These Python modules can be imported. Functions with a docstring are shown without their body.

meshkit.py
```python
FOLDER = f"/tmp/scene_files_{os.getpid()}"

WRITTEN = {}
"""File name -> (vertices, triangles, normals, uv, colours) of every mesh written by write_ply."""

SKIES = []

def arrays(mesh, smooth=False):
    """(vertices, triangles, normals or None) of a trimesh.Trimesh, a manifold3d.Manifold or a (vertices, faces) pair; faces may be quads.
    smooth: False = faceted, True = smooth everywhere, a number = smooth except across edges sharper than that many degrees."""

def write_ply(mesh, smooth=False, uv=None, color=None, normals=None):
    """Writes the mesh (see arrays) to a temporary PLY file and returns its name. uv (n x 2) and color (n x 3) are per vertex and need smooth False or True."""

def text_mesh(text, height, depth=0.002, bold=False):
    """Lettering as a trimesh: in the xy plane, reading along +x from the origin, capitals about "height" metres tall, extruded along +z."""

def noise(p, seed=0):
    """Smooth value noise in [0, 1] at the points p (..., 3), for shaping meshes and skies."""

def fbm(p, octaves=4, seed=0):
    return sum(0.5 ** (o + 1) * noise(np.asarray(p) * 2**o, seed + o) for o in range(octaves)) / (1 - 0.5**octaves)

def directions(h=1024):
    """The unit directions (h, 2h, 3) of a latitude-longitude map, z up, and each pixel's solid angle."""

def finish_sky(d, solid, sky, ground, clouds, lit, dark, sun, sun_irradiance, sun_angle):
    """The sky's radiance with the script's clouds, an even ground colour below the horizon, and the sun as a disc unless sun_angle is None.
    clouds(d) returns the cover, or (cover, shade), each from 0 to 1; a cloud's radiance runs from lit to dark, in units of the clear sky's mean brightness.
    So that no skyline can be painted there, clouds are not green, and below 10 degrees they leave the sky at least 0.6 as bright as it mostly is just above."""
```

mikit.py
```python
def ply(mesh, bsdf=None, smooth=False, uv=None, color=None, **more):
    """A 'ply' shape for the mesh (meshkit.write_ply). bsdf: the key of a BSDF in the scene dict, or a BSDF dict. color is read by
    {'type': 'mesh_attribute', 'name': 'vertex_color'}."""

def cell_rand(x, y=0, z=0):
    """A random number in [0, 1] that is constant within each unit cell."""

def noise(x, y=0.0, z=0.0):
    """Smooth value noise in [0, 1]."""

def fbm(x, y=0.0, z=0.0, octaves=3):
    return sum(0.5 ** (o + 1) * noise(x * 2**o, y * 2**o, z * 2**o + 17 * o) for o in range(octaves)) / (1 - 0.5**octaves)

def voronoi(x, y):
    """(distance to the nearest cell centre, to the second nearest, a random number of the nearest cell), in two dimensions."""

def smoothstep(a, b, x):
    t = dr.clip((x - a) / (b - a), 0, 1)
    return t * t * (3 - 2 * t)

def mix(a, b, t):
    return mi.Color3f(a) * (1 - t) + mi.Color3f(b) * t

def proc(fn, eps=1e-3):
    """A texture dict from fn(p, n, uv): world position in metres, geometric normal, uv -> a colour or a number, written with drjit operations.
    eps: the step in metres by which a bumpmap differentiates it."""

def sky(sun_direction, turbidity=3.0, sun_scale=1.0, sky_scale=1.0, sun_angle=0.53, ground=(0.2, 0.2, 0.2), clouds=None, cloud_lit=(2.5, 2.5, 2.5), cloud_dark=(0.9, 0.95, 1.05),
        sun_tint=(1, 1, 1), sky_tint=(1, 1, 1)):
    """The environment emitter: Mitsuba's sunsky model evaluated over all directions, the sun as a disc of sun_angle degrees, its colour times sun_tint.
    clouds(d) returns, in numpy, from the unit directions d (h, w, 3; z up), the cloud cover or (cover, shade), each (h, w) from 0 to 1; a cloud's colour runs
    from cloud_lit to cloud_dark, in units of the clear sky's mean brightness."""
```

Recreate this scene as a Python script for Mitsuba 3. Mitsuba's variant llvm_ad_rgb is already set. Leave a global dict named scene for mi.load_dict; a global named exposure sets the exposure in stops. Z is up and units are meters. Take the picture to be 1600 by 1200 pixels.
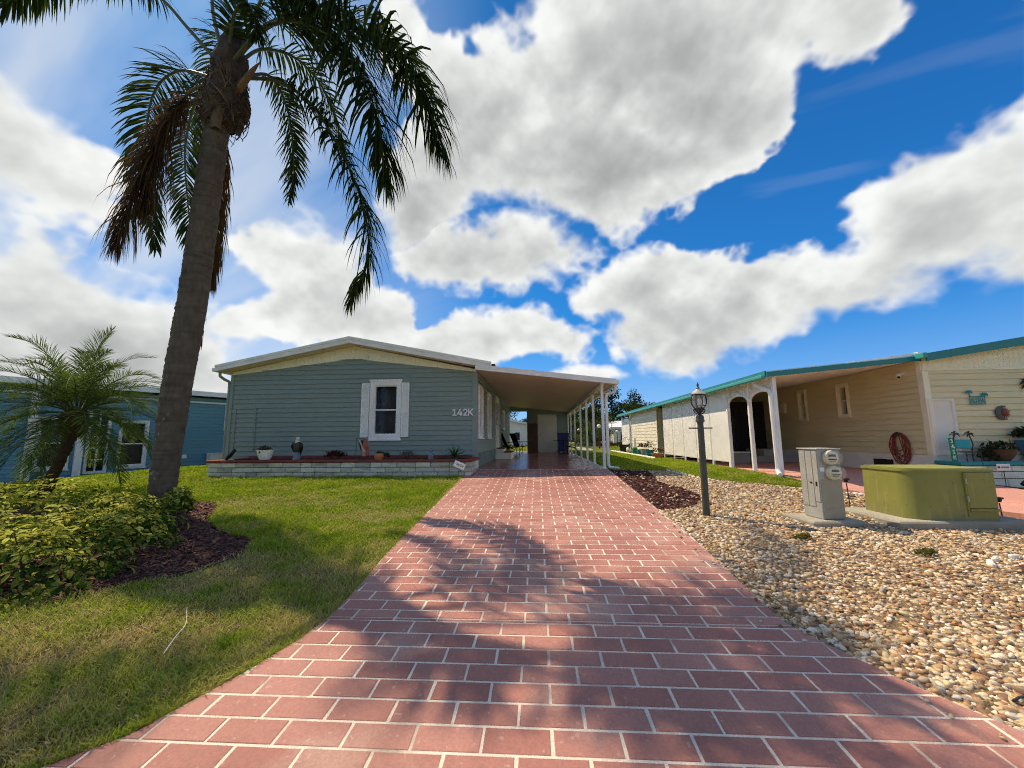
import math, random
import numpy as np, trimesh, shapely
import drjit as dr
import mitsuba as mi
import mikit, meshkit
from shapely.geometry import Polygon, box as sbox, LineString, Point
from shapely import affinity
T = mi.ScalarTransform4f
rng = np.random.default_rng(7); random.seed(7)
scene, labels = {}, {}

# ------------------------------------------------------------------ camera, sky, exposure
exposure = 1.8
EYE = np.array([0, 0, 0.81])
def cam_basis(yaw, pitch, roll):
    y, p, r = np.radians([yaw, pitch, roll])
    w = np.array([-np.sin(y)*np.cos(p), np.cos(y)*np.cos(p), np.sin(p)])
    R = np.array([np.cos(y), np.sin(y), 0]); U = np.cross(R, w)
    return w, np.cos(r)*U + np.sin(r)*R
_w, _u = cam_basis(3.62, 7.6, 0.45)
scene['camera'] = {'type': 'perspective', 'fov': math.degrees(2*math.atan(800/635.0)), 'fov_axis': 'x', 'near_clip': 0.05, 'far_clip': 4000.0,
                   'to_world': T().look_at(origin=EYE.tolist(), target=(EYE+_w).tolist(), up=_u.tolist())}
SUN = np.array([-0.53, 0.39, 1.0])

# outlines of the cloud masses in degrees (azimuth clockwise from +y, elevation)
CLOUDS = {
    'big': ([(-23.5, 49.3), (-19.4, 49.5), (-17.8, 47.4), (-13.3, 46.8), (-9.3, 46.5), (-5.7, 48.2), (-1.9, 48.5), (0, 50.9), (1.1, 56), (17.2, 60), (39.2, 52), (45.9, 38.5), (43.6, 36.8), (40.0, 37.8), (36.4, 38.8), (34.6, 36.0), (32.1, 33.9), (29.6, 30.9), (24.3, 29.6), (21.8, 27.6), (15.1, 27.3), (9.2, 26.7), (6.6, 29.0), (4.3, 30.3), (-3.4, 31.4), (-12.9, 28.0), (-18.4, 25.3), (-22.9, 28.6), (-22.3, 35.1), (-19.0, 42.0), (-23.0, 46.4)], 1.0),
    'lobe': ([(-19.3, 26.0), (-14.8, 29.1), (-7.3, 30.6), (2.3, 30.1), (7.4, 26.6), (7.3, 23.0), (3.0, 21.1), (-4.4, 20.9), (-12.8, 21.6), (-17.4, 22.9)], 0.8),
    'right': ([(5.1, 21.5), (8.7, 24.1), (13.6, 24.9), (19.8, 23.1), (23.6, 21.5), (28.7, 21.7), (35.1, 20.8), (37.7, 20.8), (36.8, 23.0), (37.6, 25.4), (39.3, 25.7), (42.0, 26.2), (45.5, 26.1), (48.4, 25.8), (50.8, 26.3), (60, 30), (75, 25), (70, 14), (55.4, 14.1), (50.9, 13.7), (48.9, 14.1), (47.1, 15.0), (44.2, 14.7), (41.8, 13.4), (38.2, 12.9), (34.3, 12.9), (30.3, 12.5), (24.3, 9.7), (18.9, 8.9), (15.0, 9.8), (14.2, 11.8), (10.1, 14.3), (6.1, 17.1)], 0.8),
    'lowmid': ([(-18.0, 11.0), (-16.8, 14.5), (-12.8, 16.4), (-4.5, 17.6), (3.8, 16.4), (8.3, 14.4), (8.2, 12.2), (3.7, 9.3), (-7.3, 8.5), (-17.0, 7.5)], 0.55),
    'mid': ([(-40.4, 22.5), (-38.7, 25.1), (-35.4, 26.6), (-30.2, 26.6), (-26.9, 25.7), (-23.4, 20.7), (-18.2, 19.5), (-16.4, 16.3), (-18.0, 10.1), (-24.6, 10.6), (-32.9, 10.0), (-39.4, 9.4), (-40.2, 12.2), (-35.4, 16.7), (-36.9, 19.4), (-39.7, 21.0)], 0.6),
    'left1': ([(-75, 30), (-64.3, 31.0), (-60.4, 32.2), (-57.6, 31.5), (-55.5, 30.1), (-52.7, 28.3), (-49.7, 26.8), (-48.9, 23.5), (-51.0, 20.4), (-54.7, 19.6), (-57.0, 19.8), (-63.0, 17.7), (-75, 17)], 0.8),
    'left2': ([(-75, 14), (-62.6, 14.9), (-56.8, 18.0), (-54.2, 18.6), (-51.6, 17.7), (-50.5, 15.6), (-45.5, 14.1), (-40.3, 13.7), (-36.2, 9.5), (-36.4, 3.5), (-47.0, 1.6), (-55.2, 1.3), (-61.2, 1.0), (-75, 1)], 0.9),
    'lowr': ([(0.9, 7.5), (5.5, 9.7), (10.7, 9.9), (12.0, 8.5), (9.8, 7.3), (5.3, 5.2), (1.8, 5.3)], 0.5),
    'puff': ([(10.5, 13.4), (12.2, 14.0), (13.5, 13.2), (13.0, 11.7), (11.3, 11.8)], 0.3),
}
def clouds(d):
    az = np.degrees(np.arctan2(d[..., 0], d[..., 1])); el = np.degrees(np.arcsin(np.clip(d[..., 2], -1, 1)))
    q = d/np.maximum(d[..., 2:3]+0.22, 0.12)           # the cloud layer seen in perspective
    def n(p, o, s): return meshkit.fbm(p, o, s) - 0.5
    A, E = az + n(d*5, 3, 1)*9.0, el + n(d*5, 3, 2)*7.0
    big, mid, fine = n(d*8, 3, 3), n(d*17, 3, 4), n(d*44, 3, 5)
    billow = 0.33 - (np.abs(n(d*11, 2, 6)) + 0.55*np.abs(n(d*25, 2, 7)) + 0.3*np.abs(n(d*55, 2, 8)))*1.25
    core = np.full(az.shape, -9.0); dk = np.zeros_like(az); lowness = np.zeros_like(az)
    for name, (poly, dark) in CLOUDS.items():
        p = np.array(poly); lo, hi = p.min(0)-9, p.max(0)+9
        m = (A > lo[0]) & (A < hi[0]) & (E > lo[1]) & (E < hi[1])
        x, y = A[m], E[m]; c = np.cos(np.radians(np.clip(y, 0, 70)))
        dist = np.full(x.shape, 99.0); inside = np.zeros(x.shape, bool)
        for (x0, y0), (x1, y1) in zip(p, np.roll(p, -1, 0)):
            ex, ey = (x1-x0), (y1-y0)
            t = np.clip(((x-x0)*ex*c*c + (y-y0)*ey)/((ex*c)**2+ey*ey+1e-9), 0, 1)
            dist = np.minimum(dist, np.hypot((x-x0-t*ex)*c, y-y0-t*ey))
            inside ^= ((y0 > y) != (y1 > y)) & (x < (x1-x0)*(y-y0)/(y1-y0+1e-12)+x0)
        sd = np.where(inside, dist, -dist)
        if name in ('puff', 'lowr'): sd = sd*1.3 - 0.2
        up = sd > core[m]
        low = np.clip((p[:, 1].max()-y)/max(p[:, 1].max()-p[:, 1].min(), 3.0), 0, 1)
        for arr, val in ((core, sd), (dk, dark), (lowness, low)):
            s_ = arr[m]; s_[up] = (val if np.isscalar(val) else val[up]); arr[m] = s_
    D = np.clip(core/3.6, -2.5, 1.5) + big*1.1 + mid*0.75 + fine*0.22 + billow*1.15 + 0.13
    soft = 0.26 + 0.75*np.clip(n(d*4.5, 2, 21)*2+0.35, 0, 1)
    cover = np.clip((D + 0.02)/soft, 0, 1); cover = cover*cover*(3-2*cover)
    deep = np.clip((D - 0.15)/1.7, 0, 1)
    tex = meshkit.fbm(d*9 + 3, 5, 33)
    shade = dk*(0.10 + 1.05*deep*(0.40 + 0.65*lowness))*(0.35 + 1.5*np.clip((tex-0.30)*2.2, 0, 1.0))
    shade = np.where(core > -4, shade, 0) - np.clip(billow-0.08, -0.25, 0.4)*0.55 - np.clip(mid, -.3, .3)*0.55 - np.clip(n(d*23+9, 4, 77), -.3, .3)*0.5*np.clip(deep*3, 0, 1)
    shade = np.clip(shade, 0, 3); shade = np.clip(shade + (meshkit.fbm(d*34+7, 4, 71)-0.5)*0.55*np.clip(shade*3, 0, 1), 0, 3); shade = 1-np.exp(-0.92*shade)
    # thin high veil towards the sun on the left, faint wisps, scattered cumulus away from the view
    veil = np.clip((-az-6)/28, 0, 1)*np.clip(1-np.abs(az+60)/90, 0, 1)
    sp = np.stack([q[..., 0]*1.1+q[..., 1]*2.2, q[..., 1]*.55-q[..., 0]*.35, q[..., 2]*0+4], -1)
    streak = meshkit.fbm(sp*1.6, 6, 50)
    v = veil*np.clip(0.52 + (streak-0.45)*2.6, 0, 0.92)
    v = np.maximum(v, np.clip((streak-0.62)*1.3, 0, 0.05))
    away = np.clip((np.abs(az)-70)/25, 0, 1)*np.clip(el/8, 0, 1)
    gen = np.clip((meshkit.fbm(d*3.2+5, 6, 60)-0.5)*9, 0, 1)*away
    sh2 = np.clip((meshkit.fbm(d*5+2, 4, 61)-0.4)*2, 0, 0.8)
    shade = np.where(gen > cover, sh2, shade); cover = np.maximum(cover, gen)
    haze = np.clip(1-el/16, 0, 1)**1.6*0.40
    thin = 1-(1-v)*(1-haze)
    tot = 1-(1-cover)*(1-thin)
    shade = np.where(tot > 1e-6, (shade*cover + 0.15*(tot-cover))/np.maximum(tot, 1e-6), 0)
    return tot, shade
scene['sky'] = mikit.sky(SUN.tolist(), turbidity=2.5, clouds=clouds, cloud_lit=(3.75, 3.8, 3.72), cloud_dark=(0.95, 1.02, 1.02), sky_tint=(0.15, 0.70, 1.12), sun_tint=(1.0, 0.95, 0.86))

# ------------------------------------------------------------------ scene dict helpers
_taken = {}
PLACE = None      # a turn applied to what is built next (the blue house stands at an angle)
def numbered(base):
    n = _taken.get(base, 0); _taken[base] = n+1
    return base if n == 0 else f'{base}_{n:03d}'
def obj(name, mesh, bsdf, parent=None, label=None, cat=None, group=None, kind=None, smooth=False, **more):
    key = numbered((parent+'__' if parent else '') + name)
    if PLACE is not None: mesh = xf(mesh, PLACE)
    scene[key] = mikit.ply(mesh, bsdf, smooth, **more)
    tag(key, label, cat, group, kind)
    return key
def tag(key, label=None, cat=None, group=None, kind=None):
    d = {k: v for k, v in (('label', label), ('category', cat), ('group', group), ('kind', kind)) if v}
    if d: labels[key] = d
def thing(name, label, cat, group=None, kind=None):
    key = numbered(name); tag(key, label, cat, group, kind); return key

# ------------------------------------------------------------------ mesh helpers
def TM(v, f): return trimesh.Trimesh(np.asarray(v, float), np.asarray(f, int), process=False)
def cat(*ms):
    ms = [m for m in (ms[0] if len(ms) == 1 and isinstance(ms[0], (list, tuple)) else ms)]
    vs, fs, n = [], [], 0
    for m in ms:
        vs.append(np.asarray(m.vertices)); fs.append(np.asarray(m.faces)+n); n += len(m.vertices)
    return TM(np.vstack(vs), np.vstack(fs))
def _cham():
    pts = []
    for s in np.ndindex(2, 2, 2):
        sg = np.array(s)*2-1
        for k in range(3):
            q = sg*0.9; q[k] = sg[k]; pts.append(q)
    pts = np.array(pts, float)
    h = trimesh.convex.convex_hull(pts)
    idx = [int(np.argmin(((pts-v)**2).sum(1))) for v in h.vertices]
    return np.sign(pts)*(np.abs(pts) > 0.95), np.sign(pts), np.array(idx)[h.faces]
_CF, _CS, _CFACE = _cham()
def box(x0, x1, y0, y1, z0, z1, c=0.0):
    lo, hi = np.array([x0, y0, z0], float), np.array([x1, y1, z1], float)
    mid, h = (lo+hi)/2, (hi-lo)/2
    if c <= 0:
        v = np.array([[x, y, z] for x in (lo[0], hi[0]) for y in (lo[1], hi[1]) for z in (lo[2], hi[2])])
        f = [[0, 1, 3], [0, 3, 2], [4, 6, 7], [4, 7, 5], [0, 4, 5], [0, 5, 1], [2, 3, 7], [2, 7, 6], [0, 2, 6], [0, 6, 4], [1, 5, 7], [1, 7, 3]]
        return TM(v, f)
    c = min(c, h.min()*0.9)
    return TM(mid + _CS*(h-c) + _CF*c, _CFACE)
def xf(m, M):
    M = np.asarray(M, float)
    v = np.asarray(m.vertices)@M[:3, :3].T + M[:3, 3]
    f = np.asarray(m.faces)
    if np.linalg.det(M[:3, :3]) < 0: f = f[:, ::-1]
    return TM(v, f)
def mv(m, x=0, y=0, z=0): return TM(np.asarray(m.vertices)+[x, y, z], m.faces)
def rotz(a): c, s = math.cos(a), math.sin(a); return np.array([[c, -s, 0, 0], [s, c, 0, 0], [0, 0, 1, 0], [0, 0, 0, 1.0]])
def rotx(a): c, s = math.cos(a), math.sin(a); return np.array([[1, 0, 0, 0], [0, c, -s, 0], [0, s, c, 0], [0, 0, 0, 1.0]])
def roty(a): c, s = math.cos(a), math.sin(a); return np.array([[c, 0, s, 0], [0, 1, 0, 0], [-s, 0, c, 0], [0, 0, 0, 1.0]])
def loc(x, y, z): M = np.eye(4); M[:3, 3] = x, y, z; return M
def frame(o, u, v, w): M = np.eye(4); M[:3, 0], M[:3, 1], M[:3, 2], M[:3, 3] = u, v, w, o; return M
def tube(pts, r, sides=8, caps=True):
    p = np.asarray(pts, float); n = len(p); r = np.broadcast_to(np.asarray(r, float), (n,))
    t = np.gradient(p, axis=0); t /= np.linalg.norm(t, axis=1, keepdims=True)+1e-12
    a = np.cross(t[0], [0, 0, 1.0] if abs(t[0][2]) < 0.9 else [1.0, 0, 0]); a /= np.linalg.norm(a)
    A = []
    for k in range(n):
        a = a - t[k]*(a@t[k]); a /= np.linalg.norm(a)+1e-12; A.append(a)
    A = np.array(A); Bn = np.cross(t, A)
    ang = np.arange(sides)*2*np.pi/sides
    v = p[:, None]+r[:, None, None]*(np.cos(ang)[None, :, None]*A[:, None]+np.sin(ang)[None, :, None]*Bn[:, None])
    v = v.reshape(-1, 3)
    i, j = np.meshgrid(np.arange(n-1), np.arange(sides), indexing='ij')
    q = np.stack([i*sides+j, i*sides+(j+1) % sides, (i+1)*sides+(j+1) % sides, (i+1)*sides+j], -1).reshape(-1, 4)
    f = np.vstack([q[:, [0, 1, 2]], q[:, [0, 2, 3]]])
    if caps:
        k = len(v); v = np.vstack([v, p[:1], p[-1:]]); jj = np.arange(sides)
        f = np.vstack([f, np.stack([(jj+1) % sides, jj, jj*0+k], 1), np.stack([(n-1)*sides+jj, (n-1)*sides+(jj+1) % sides, jj*0+k+1], 1)])
    return TM(v, f)
def lathe(prof, n=24):
    p = np.asarray(prof, float); k = len(p); ang = np.arange(n)*2*np.pi/n
    v = np.stack([p[:, None, 0]*np.cos(ang), p[:, None, 0]*np.sin(ang), np.broadcast_to(p[:, None, 1], (k, n))], -1).reshape(-1, 3)
    i, j = np.meshgrid(np.arange(k-1), np.arange(n), indexing='ij')
    q = np.stack([i*n+j, i*n+(j+1) % n, (i+1)*n+(j+1) % n, (i+1)*n+j], -1).reshape(-1, 4)
    return TM(v, np.vstack([q[:, [0, 1, 2]], q[:, [0, 2, 3]]]))
def geoms(g): return [q for q in getattr(g, 'geoms', [g]) if q.geom_type == 'Polygon' and q.area > 1e-6]
def ext(poly, t):
    ms = [trimesh.creation.extrude_polygon(g, t, engine='earcut') for g in geoms(poly)]
    return cat(ms)
def blob(n, r, seed, amp=0.25, f=2.0, sub=2):
    s = trimesh.creation.icosphere(subdivisions=sub)
    v = np.asarray(s.vertices); k = 1+amp*(meshkit.fbm(v*f+seed*3.7, 3, seed)-0.5)*2
    return TM(v*k[:, None]*np.asarray(r), s.faces)
def sheet(poly, zf, step=0.4):
    """a polygon triangulated and laid on the surface zf(x, y)"""
    vs, fs, n = [], [], 0
    for g in geoms(poly):
        v, f = trimesh.creation.triangulate_polygon(g, engine='earcut')
        v3 = np.column_stack([v, np.zeros(len(v))])
        v3, f = trimesh.remesh.subdivide_to_size(v3, f, step, max_iter=30)
        nrm = np.cross(v3[f[:, 1]]-v3[f[:, 0]], v3[f[:, 2]]-v3[f[:, 0]])[:, 2]
        f = np.where((nrm < 0)[:, None], f[:, ::-1], f)
        vs.append(v3); fs.append(f+n); n += len(v3)
    v = np.vstack(vs); v[:, 2] = zf(v[:, 0], v[:, 1])
    return TM(v, np.vstack(fs))

# ------------------------------------------------------------------ materials
def rgb(c): return {'type': 'rgb', 'value': list(map(float, c))}
def mat(name, c, rough=0.6, spec=0.4, metallic=0.0, bump=None, two=False, **more):
    b = {'type': 'principled', 'base_color': mikit.proc(c) if callable(c) else rgb(c), 'roughness': rough, 'specular': spec, 'metallic': metallic, **more}
    if bump: b = {'type': 'bumpmap', 'arbitrary': mikit.proc(bump[0], bump[1]), 'scale': 1.0, 'bsdf': b}
    if two: b = {'type': 'twosided', 'bsdf': b}
    scene[name] = b; return name
fbm, noise, smoothstep, mix = mikit.fbm, mikit.noise, mikit.smoothstep, mikit.mix
VC = {'type': 'mesh_attribute', 'name': 'vertex_color'}
scene['vc_matte'] = {'type': 'twosided', 'bsdf': {'type': 'principled', 'base_color': VC, 'roughness': 0.75, 'specular': 0.3}}
scene['vc_stone'] = {'type': 'twosided', 'bsdf': {'type': 'principled', 'base_color': VC, 'roughness': 0.55, 'specular': 0.4}}
scene['vc_leaf'] = {'type': 'principledthin', 'base_color': VC, 'roughness': 0.55, 'diff_trans': 0.75, 'spec_trans': 0.0}
scene['vc_gloss_leaf'] = {'type': 'principledthin', 'base_color': VC, 'roughness': 0.28, 'diff_trans': 0.50, 'spec_trans': 0.0, 'eta': 1.45}
def paint(name, c, rough=0.45, amt=0.10, f=3.0, dirt=(0.30, 0.27, 0.22), k=0.12, two=False):
    """painted or coated metal and vinyl: slight mottling and grime"""
    def fn(p, n, uv, c=c):
        g = fbm(p.x*f, p.y*f, p.z*f, 3)
        d = smoothstep(0.56, 0.85, fbm(p.x*7+3, p.y*7, p.z*2.2, 3))*k
        return mix(mi.Color3f(*c)*(1-amt+2*amt*g), dirt, d)
    return mat(name, fn, rough, two=two)
def siding_mat(name, c):
    def fn(p, n, uv):
        g = fbm(p.x*1.3, p.y*1.3, p.z*6.0, 3); s = noise(p.x*9+p.y*9, p.z*70)
        d = smoothstep(0.55, 0.9, fbm(p.x*5+p.y*5, p.z*1.4, 2.0, 3))
        return mix(mi.Color3f(*c)*(0.90+0.16*g)*(0.975+0.05*s), (0.30, 0.29, 0.26), d*0.10)
    return mat(name, fn, 0.5)
siding_mat('sage_siding', (0.215, 0.272, 0.243))
siding_mat('blue_siding', (0.12, 0.29, 0.39))
siding_mat('tan_siding', (0.68, 0.60, 0.365))
siding_mat('white_siding', (0.78, 0.74, 0.62))
paint('cream', (0.82, 0.76, 0.55)); paint('white', (0.78, 0.78, 0.75)); paint('off_white', (0.72, 0.70, 0.62), 0.6)
paint('roof_white', (0.66, 0.67, 0.66), 0.5); paint('soffit_metal', (0.60, 0.50, 0.39), 0.5, 0.06)
paint('teal_metal', (0.012, 0.19, 0.19), 0.35); paint('teal_light', (0.045, 0.30, 0.275), 0.35); paint('teal_brick', (0.03, 0.24, 0.25), 0.6)
paint('dark_metal', (0.035, 0.036, 0.034), 0.45); paint('black', (0.012, 0.012, 0.013), 0.5); paint('bronze_green', (0.055, 0.062, 0.05), 0.4, 0.25, 9.0)
paint('door_white', (0.66, 0.66, 0.60), 0.5); paint('skirt_panel', (0.115, 0.17, 0.19), 0.6, 0.2)
paint('navy', (0.022, 0.026, 0.17), 0.5); paint('pot_blue', (0.03, 0.15, 0.34), 0.35); paint('chair_teal', (0.02, 0.32, 0.37), 0.5)
paint('terracotta', (0.46, 0.16, 0.07), 0.75, 0.2, 12.0); paint('sign_green', (0.01, 0.22, 0.09), 0.5); paint('hose_red', (0.22, 0.035, 0.018), 0.5)
paint('tile_red', (0.19, 0.045, 0.035), 0.75, 0.35, 6.0); paint('grey_step', (0.33, 0.33, 0.32), 0.8, 0.2, 5.0); paint('wood_brown', (0.10, 0.05, 0.03), 0.6, 0.3, 7.0)
paint('gunmetal', (0.36, 0.37, 0.34), 0.42, 0.12, 6.0, k=0.25); paint('cabinet_door', (0.30, 0.285, 0.21), 0.5, 0.14, 5.0, k=0.3); paint('meter_ring', (0.60, 0.58, 0.42), 0.4)
paint('meter_face', (0.55, 0.55, 0.42), 0.5); paint('glass_dark', (0.012, 0.014, 0.015), 0.12, 0.0, k=0.0); paint('globe_white', (0.82, 0.80, 0.74), 0.35)
paint('grey_statue', (0.16, 0.20, 0.24), 0.7, 0.3, 14.0); paint('white_statue', (0.62, 0.62, 0.58), 0.7)
def f_xfmr(p, n, uv):
    g = fbm(p.x*4, p.y*4, p.z*4, 4); st = fbm(p.x*26+p.y*26, p.z*3, 1.0, 3)
    c = mix((0.195, 0.205, 0.042), (0.255, 0.260, 0.068), g)
    c = mix(c, (0.36, 0.36, 0.15), smoothstep(0.60, 0.80, st)*0.35)
    sc = smoothstep(0.74, 0.82, fbm(p.x*29+p.y*43, p.z*31, 5.0, 3))
    low = smoothstep(0.0, -0.24, p.z)*fbm(p.x*12+p.y*12, p.z*9, 1.0, 3); c = mix(c, (0.20, 0.16, 0.09), low*0.55)
    return mix(c, (0.09, 0.085, 0.035), sc*0.5)
mat('transformer_green', f_xfmr, 0.48)
def f_conc(p, n, uv):
    g = fbm(p.x*5, p.y*5, p.z*5, 4); return mix((0.36, 0.34, 0.28), (0.20, 0.19, 0.15), g)*(0.85+0.3*noise(p.x*150, p.y*150, p.z*150))
mat('concrete', f_conc, 0.9, 0.2)
def f_mortar(p, n, uv):
    g = fbm(p.x*3, p.y*3, 0.0, 4); s = noise(p.x*220, p.y*220)
    return mix((0.74, 0.66, 0.54), (0.56, 0.47, 0.38), smoothstep(0.45, 0.8, g))*(0.80+0.28*s)*(1-0.35*smoothstep(0.55, 0.8, fbm(p.x*6, p.y*6, 8.0, 3)))
mat('mortar', f_mortar, 0.85, 0.2)
def f_brick(p, n, uv):      # uv.x: a random tone for each brick
    g = fbm(p.x*2.2, p.y*2.2, 0.0, 4); s = noise(p.x*260, p.y*260); s2 = noise(p.x*90, p.y*90)
    c = mix((0.32, 0.132, 0.105), (0.405, 0.195, 0.158), uv.x)
    c = mix(c, (0.46, 0.29, 0.23), smoothstep(0.5, 0.8, g)*0.65)
    c = c*(0.80+0.22*s+0.18*s2)
    tr = dr.exp(-dr.square((dr.abs(p.x)-0.78)/0.20)); c = c*(1-0.16*tr*smoothstep(0.3, 0.7, fbm(p.x*3, p.y*0.7, 1.0, 3)))
    oil = smoothstep(0.62, 0.75, fbm(p.x*1.1+7, p.y*0.9, 4.0, 4)); c = c*(1-0.22*oil)
    spot = smoothstep(0.80, 0.88, fbm(p.x*38, p.y*38, 2.0, 2))
    return mix(c, (0.50, 0.40, 0.33), spot*0.4)
mat('brick', f_brick, 0.62, 0.35, bump=(lambda p, n, uv: 0.0012*noise(p.x*190, p.y*190), 2e-3))
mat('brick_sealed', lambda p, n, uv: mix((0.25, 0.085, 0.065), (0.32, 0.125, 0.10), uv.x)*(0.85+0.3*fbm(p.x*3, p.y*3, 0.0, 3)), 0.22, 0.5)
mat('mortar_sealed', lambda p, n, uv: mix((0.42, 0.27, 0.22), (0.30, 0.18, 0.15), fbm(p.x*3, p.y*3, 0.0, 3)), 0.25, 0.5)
mat('pink_paving', lambda p, n, uv: mix((0.52, 0.27, 0.21), (0.44, 0.22, 0.18), fbm(p.x*2, p.y*2, 0.0, 4))*(0.9+0.2*noise(p.x*60, p.y*60)), 0.7, 0.3)
def f_soil(p, n, uv):
    g = fbm(p.x*0.9, p.y*0.9, 0.0, 4); h = fbm(p.x*14, p.y*14, 3.0, 3)
    c = mix((0.10, 0.13, 0.025), (0.19, 0.18, 0.055), g); far = smoothstep(30.0, 90.0, dr.sqrt(p.x*p.x+p.y*p.y))
    c = c*(0.6+0.8*h)
    return mix(c, (0.15, 0.17, 0.06), far)
mat('lawn_ground', f_soil, 0.95, 0.1)
mat('bed_soil', lambda p, n, uv: mix((0.055, 0.028, 0.020), (0.11, 0.06, 0.045), fbm(p.x*20, p.y*20, p.z*20, 3)), 0.95, 0.1)
mat('gravel_base', lambda p, n, uv: mix((0.09, 0.06, 0.035), (0.22, 0.16, 0.09), fbm(p.x*30, p.y*30, 0.0, 3)), 0.9, 0.2)
def f_block(p, n, uv):
    g = fbm(p.x*8, p.y*8, p.z*8, 4); gr = smoothstep(0.45, 0.8, fbm(p.x*3, p.y*3, p.z*9, 3))
    return mix(mix((0.66, 0.65, 0.57), (0.48, 0.48, 0.40), g), (0.20, 0.22, 0.13), gr*0.5)*(0.72+0.45*uv.x)
mat('stone_block', f_block, 0.85, 0.2)
mat('asphalt', lambda p, n, uv: mi.Color3f(0.055)*(0.7+0.6*noise(p.x*80, p.y*80)), 0.9, 0.2)
def f_bark(p, n, uv):       # uv.y: height along the stem
    g = fbm(p.x*9, p.y*9, p.z*5, 4); s = fbm(p.x*30, p.y*30, p.z*8, 3)
    c = mix((0.075, 0.060, 0.046), (0.135, 0.112, 0.088), g)*(0.7+0.55*s)
    ringd = noise(p.z*30.0+0.5*noise(p.x*6, p.y*6, p.z*3), p.x*2.0, p.y*2.0); c = c*(0.78+0.30*smoothstep(0.1, 0.6, ringd))
    lich = smoothstep(0.66, 0.78, fbm(p.x*17, p.y*17, p.z*13, 3))*smoothstep(3.6, 0.3, p.z)*smoothstep(-5.88, -6.1, p.x-0.09*p.z)
    return mix(c, (0.34, 0.34, 0.29), lich*0.55)
mat('palm_bark', f_bark, 0.9, 0.15)
mat('dark_bark', lambda p, n, uv: mix((0.05, 0.032, 0.022), (0.11, 0.075, 0.05), fbm(p.x*18, p.y*18, p.z*18, 3)), 0.9, 0.15)
mat('tree_bark', (0.09, 0.07, 0.05), 0.9, 0.15)
scene['window_glass'] = {'type': 'thindielectric', 'int_ior': 1.22}
scene['lamp_glass'] = {'type': 'thindielectric', 'int_ior': 1.5}

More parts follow.
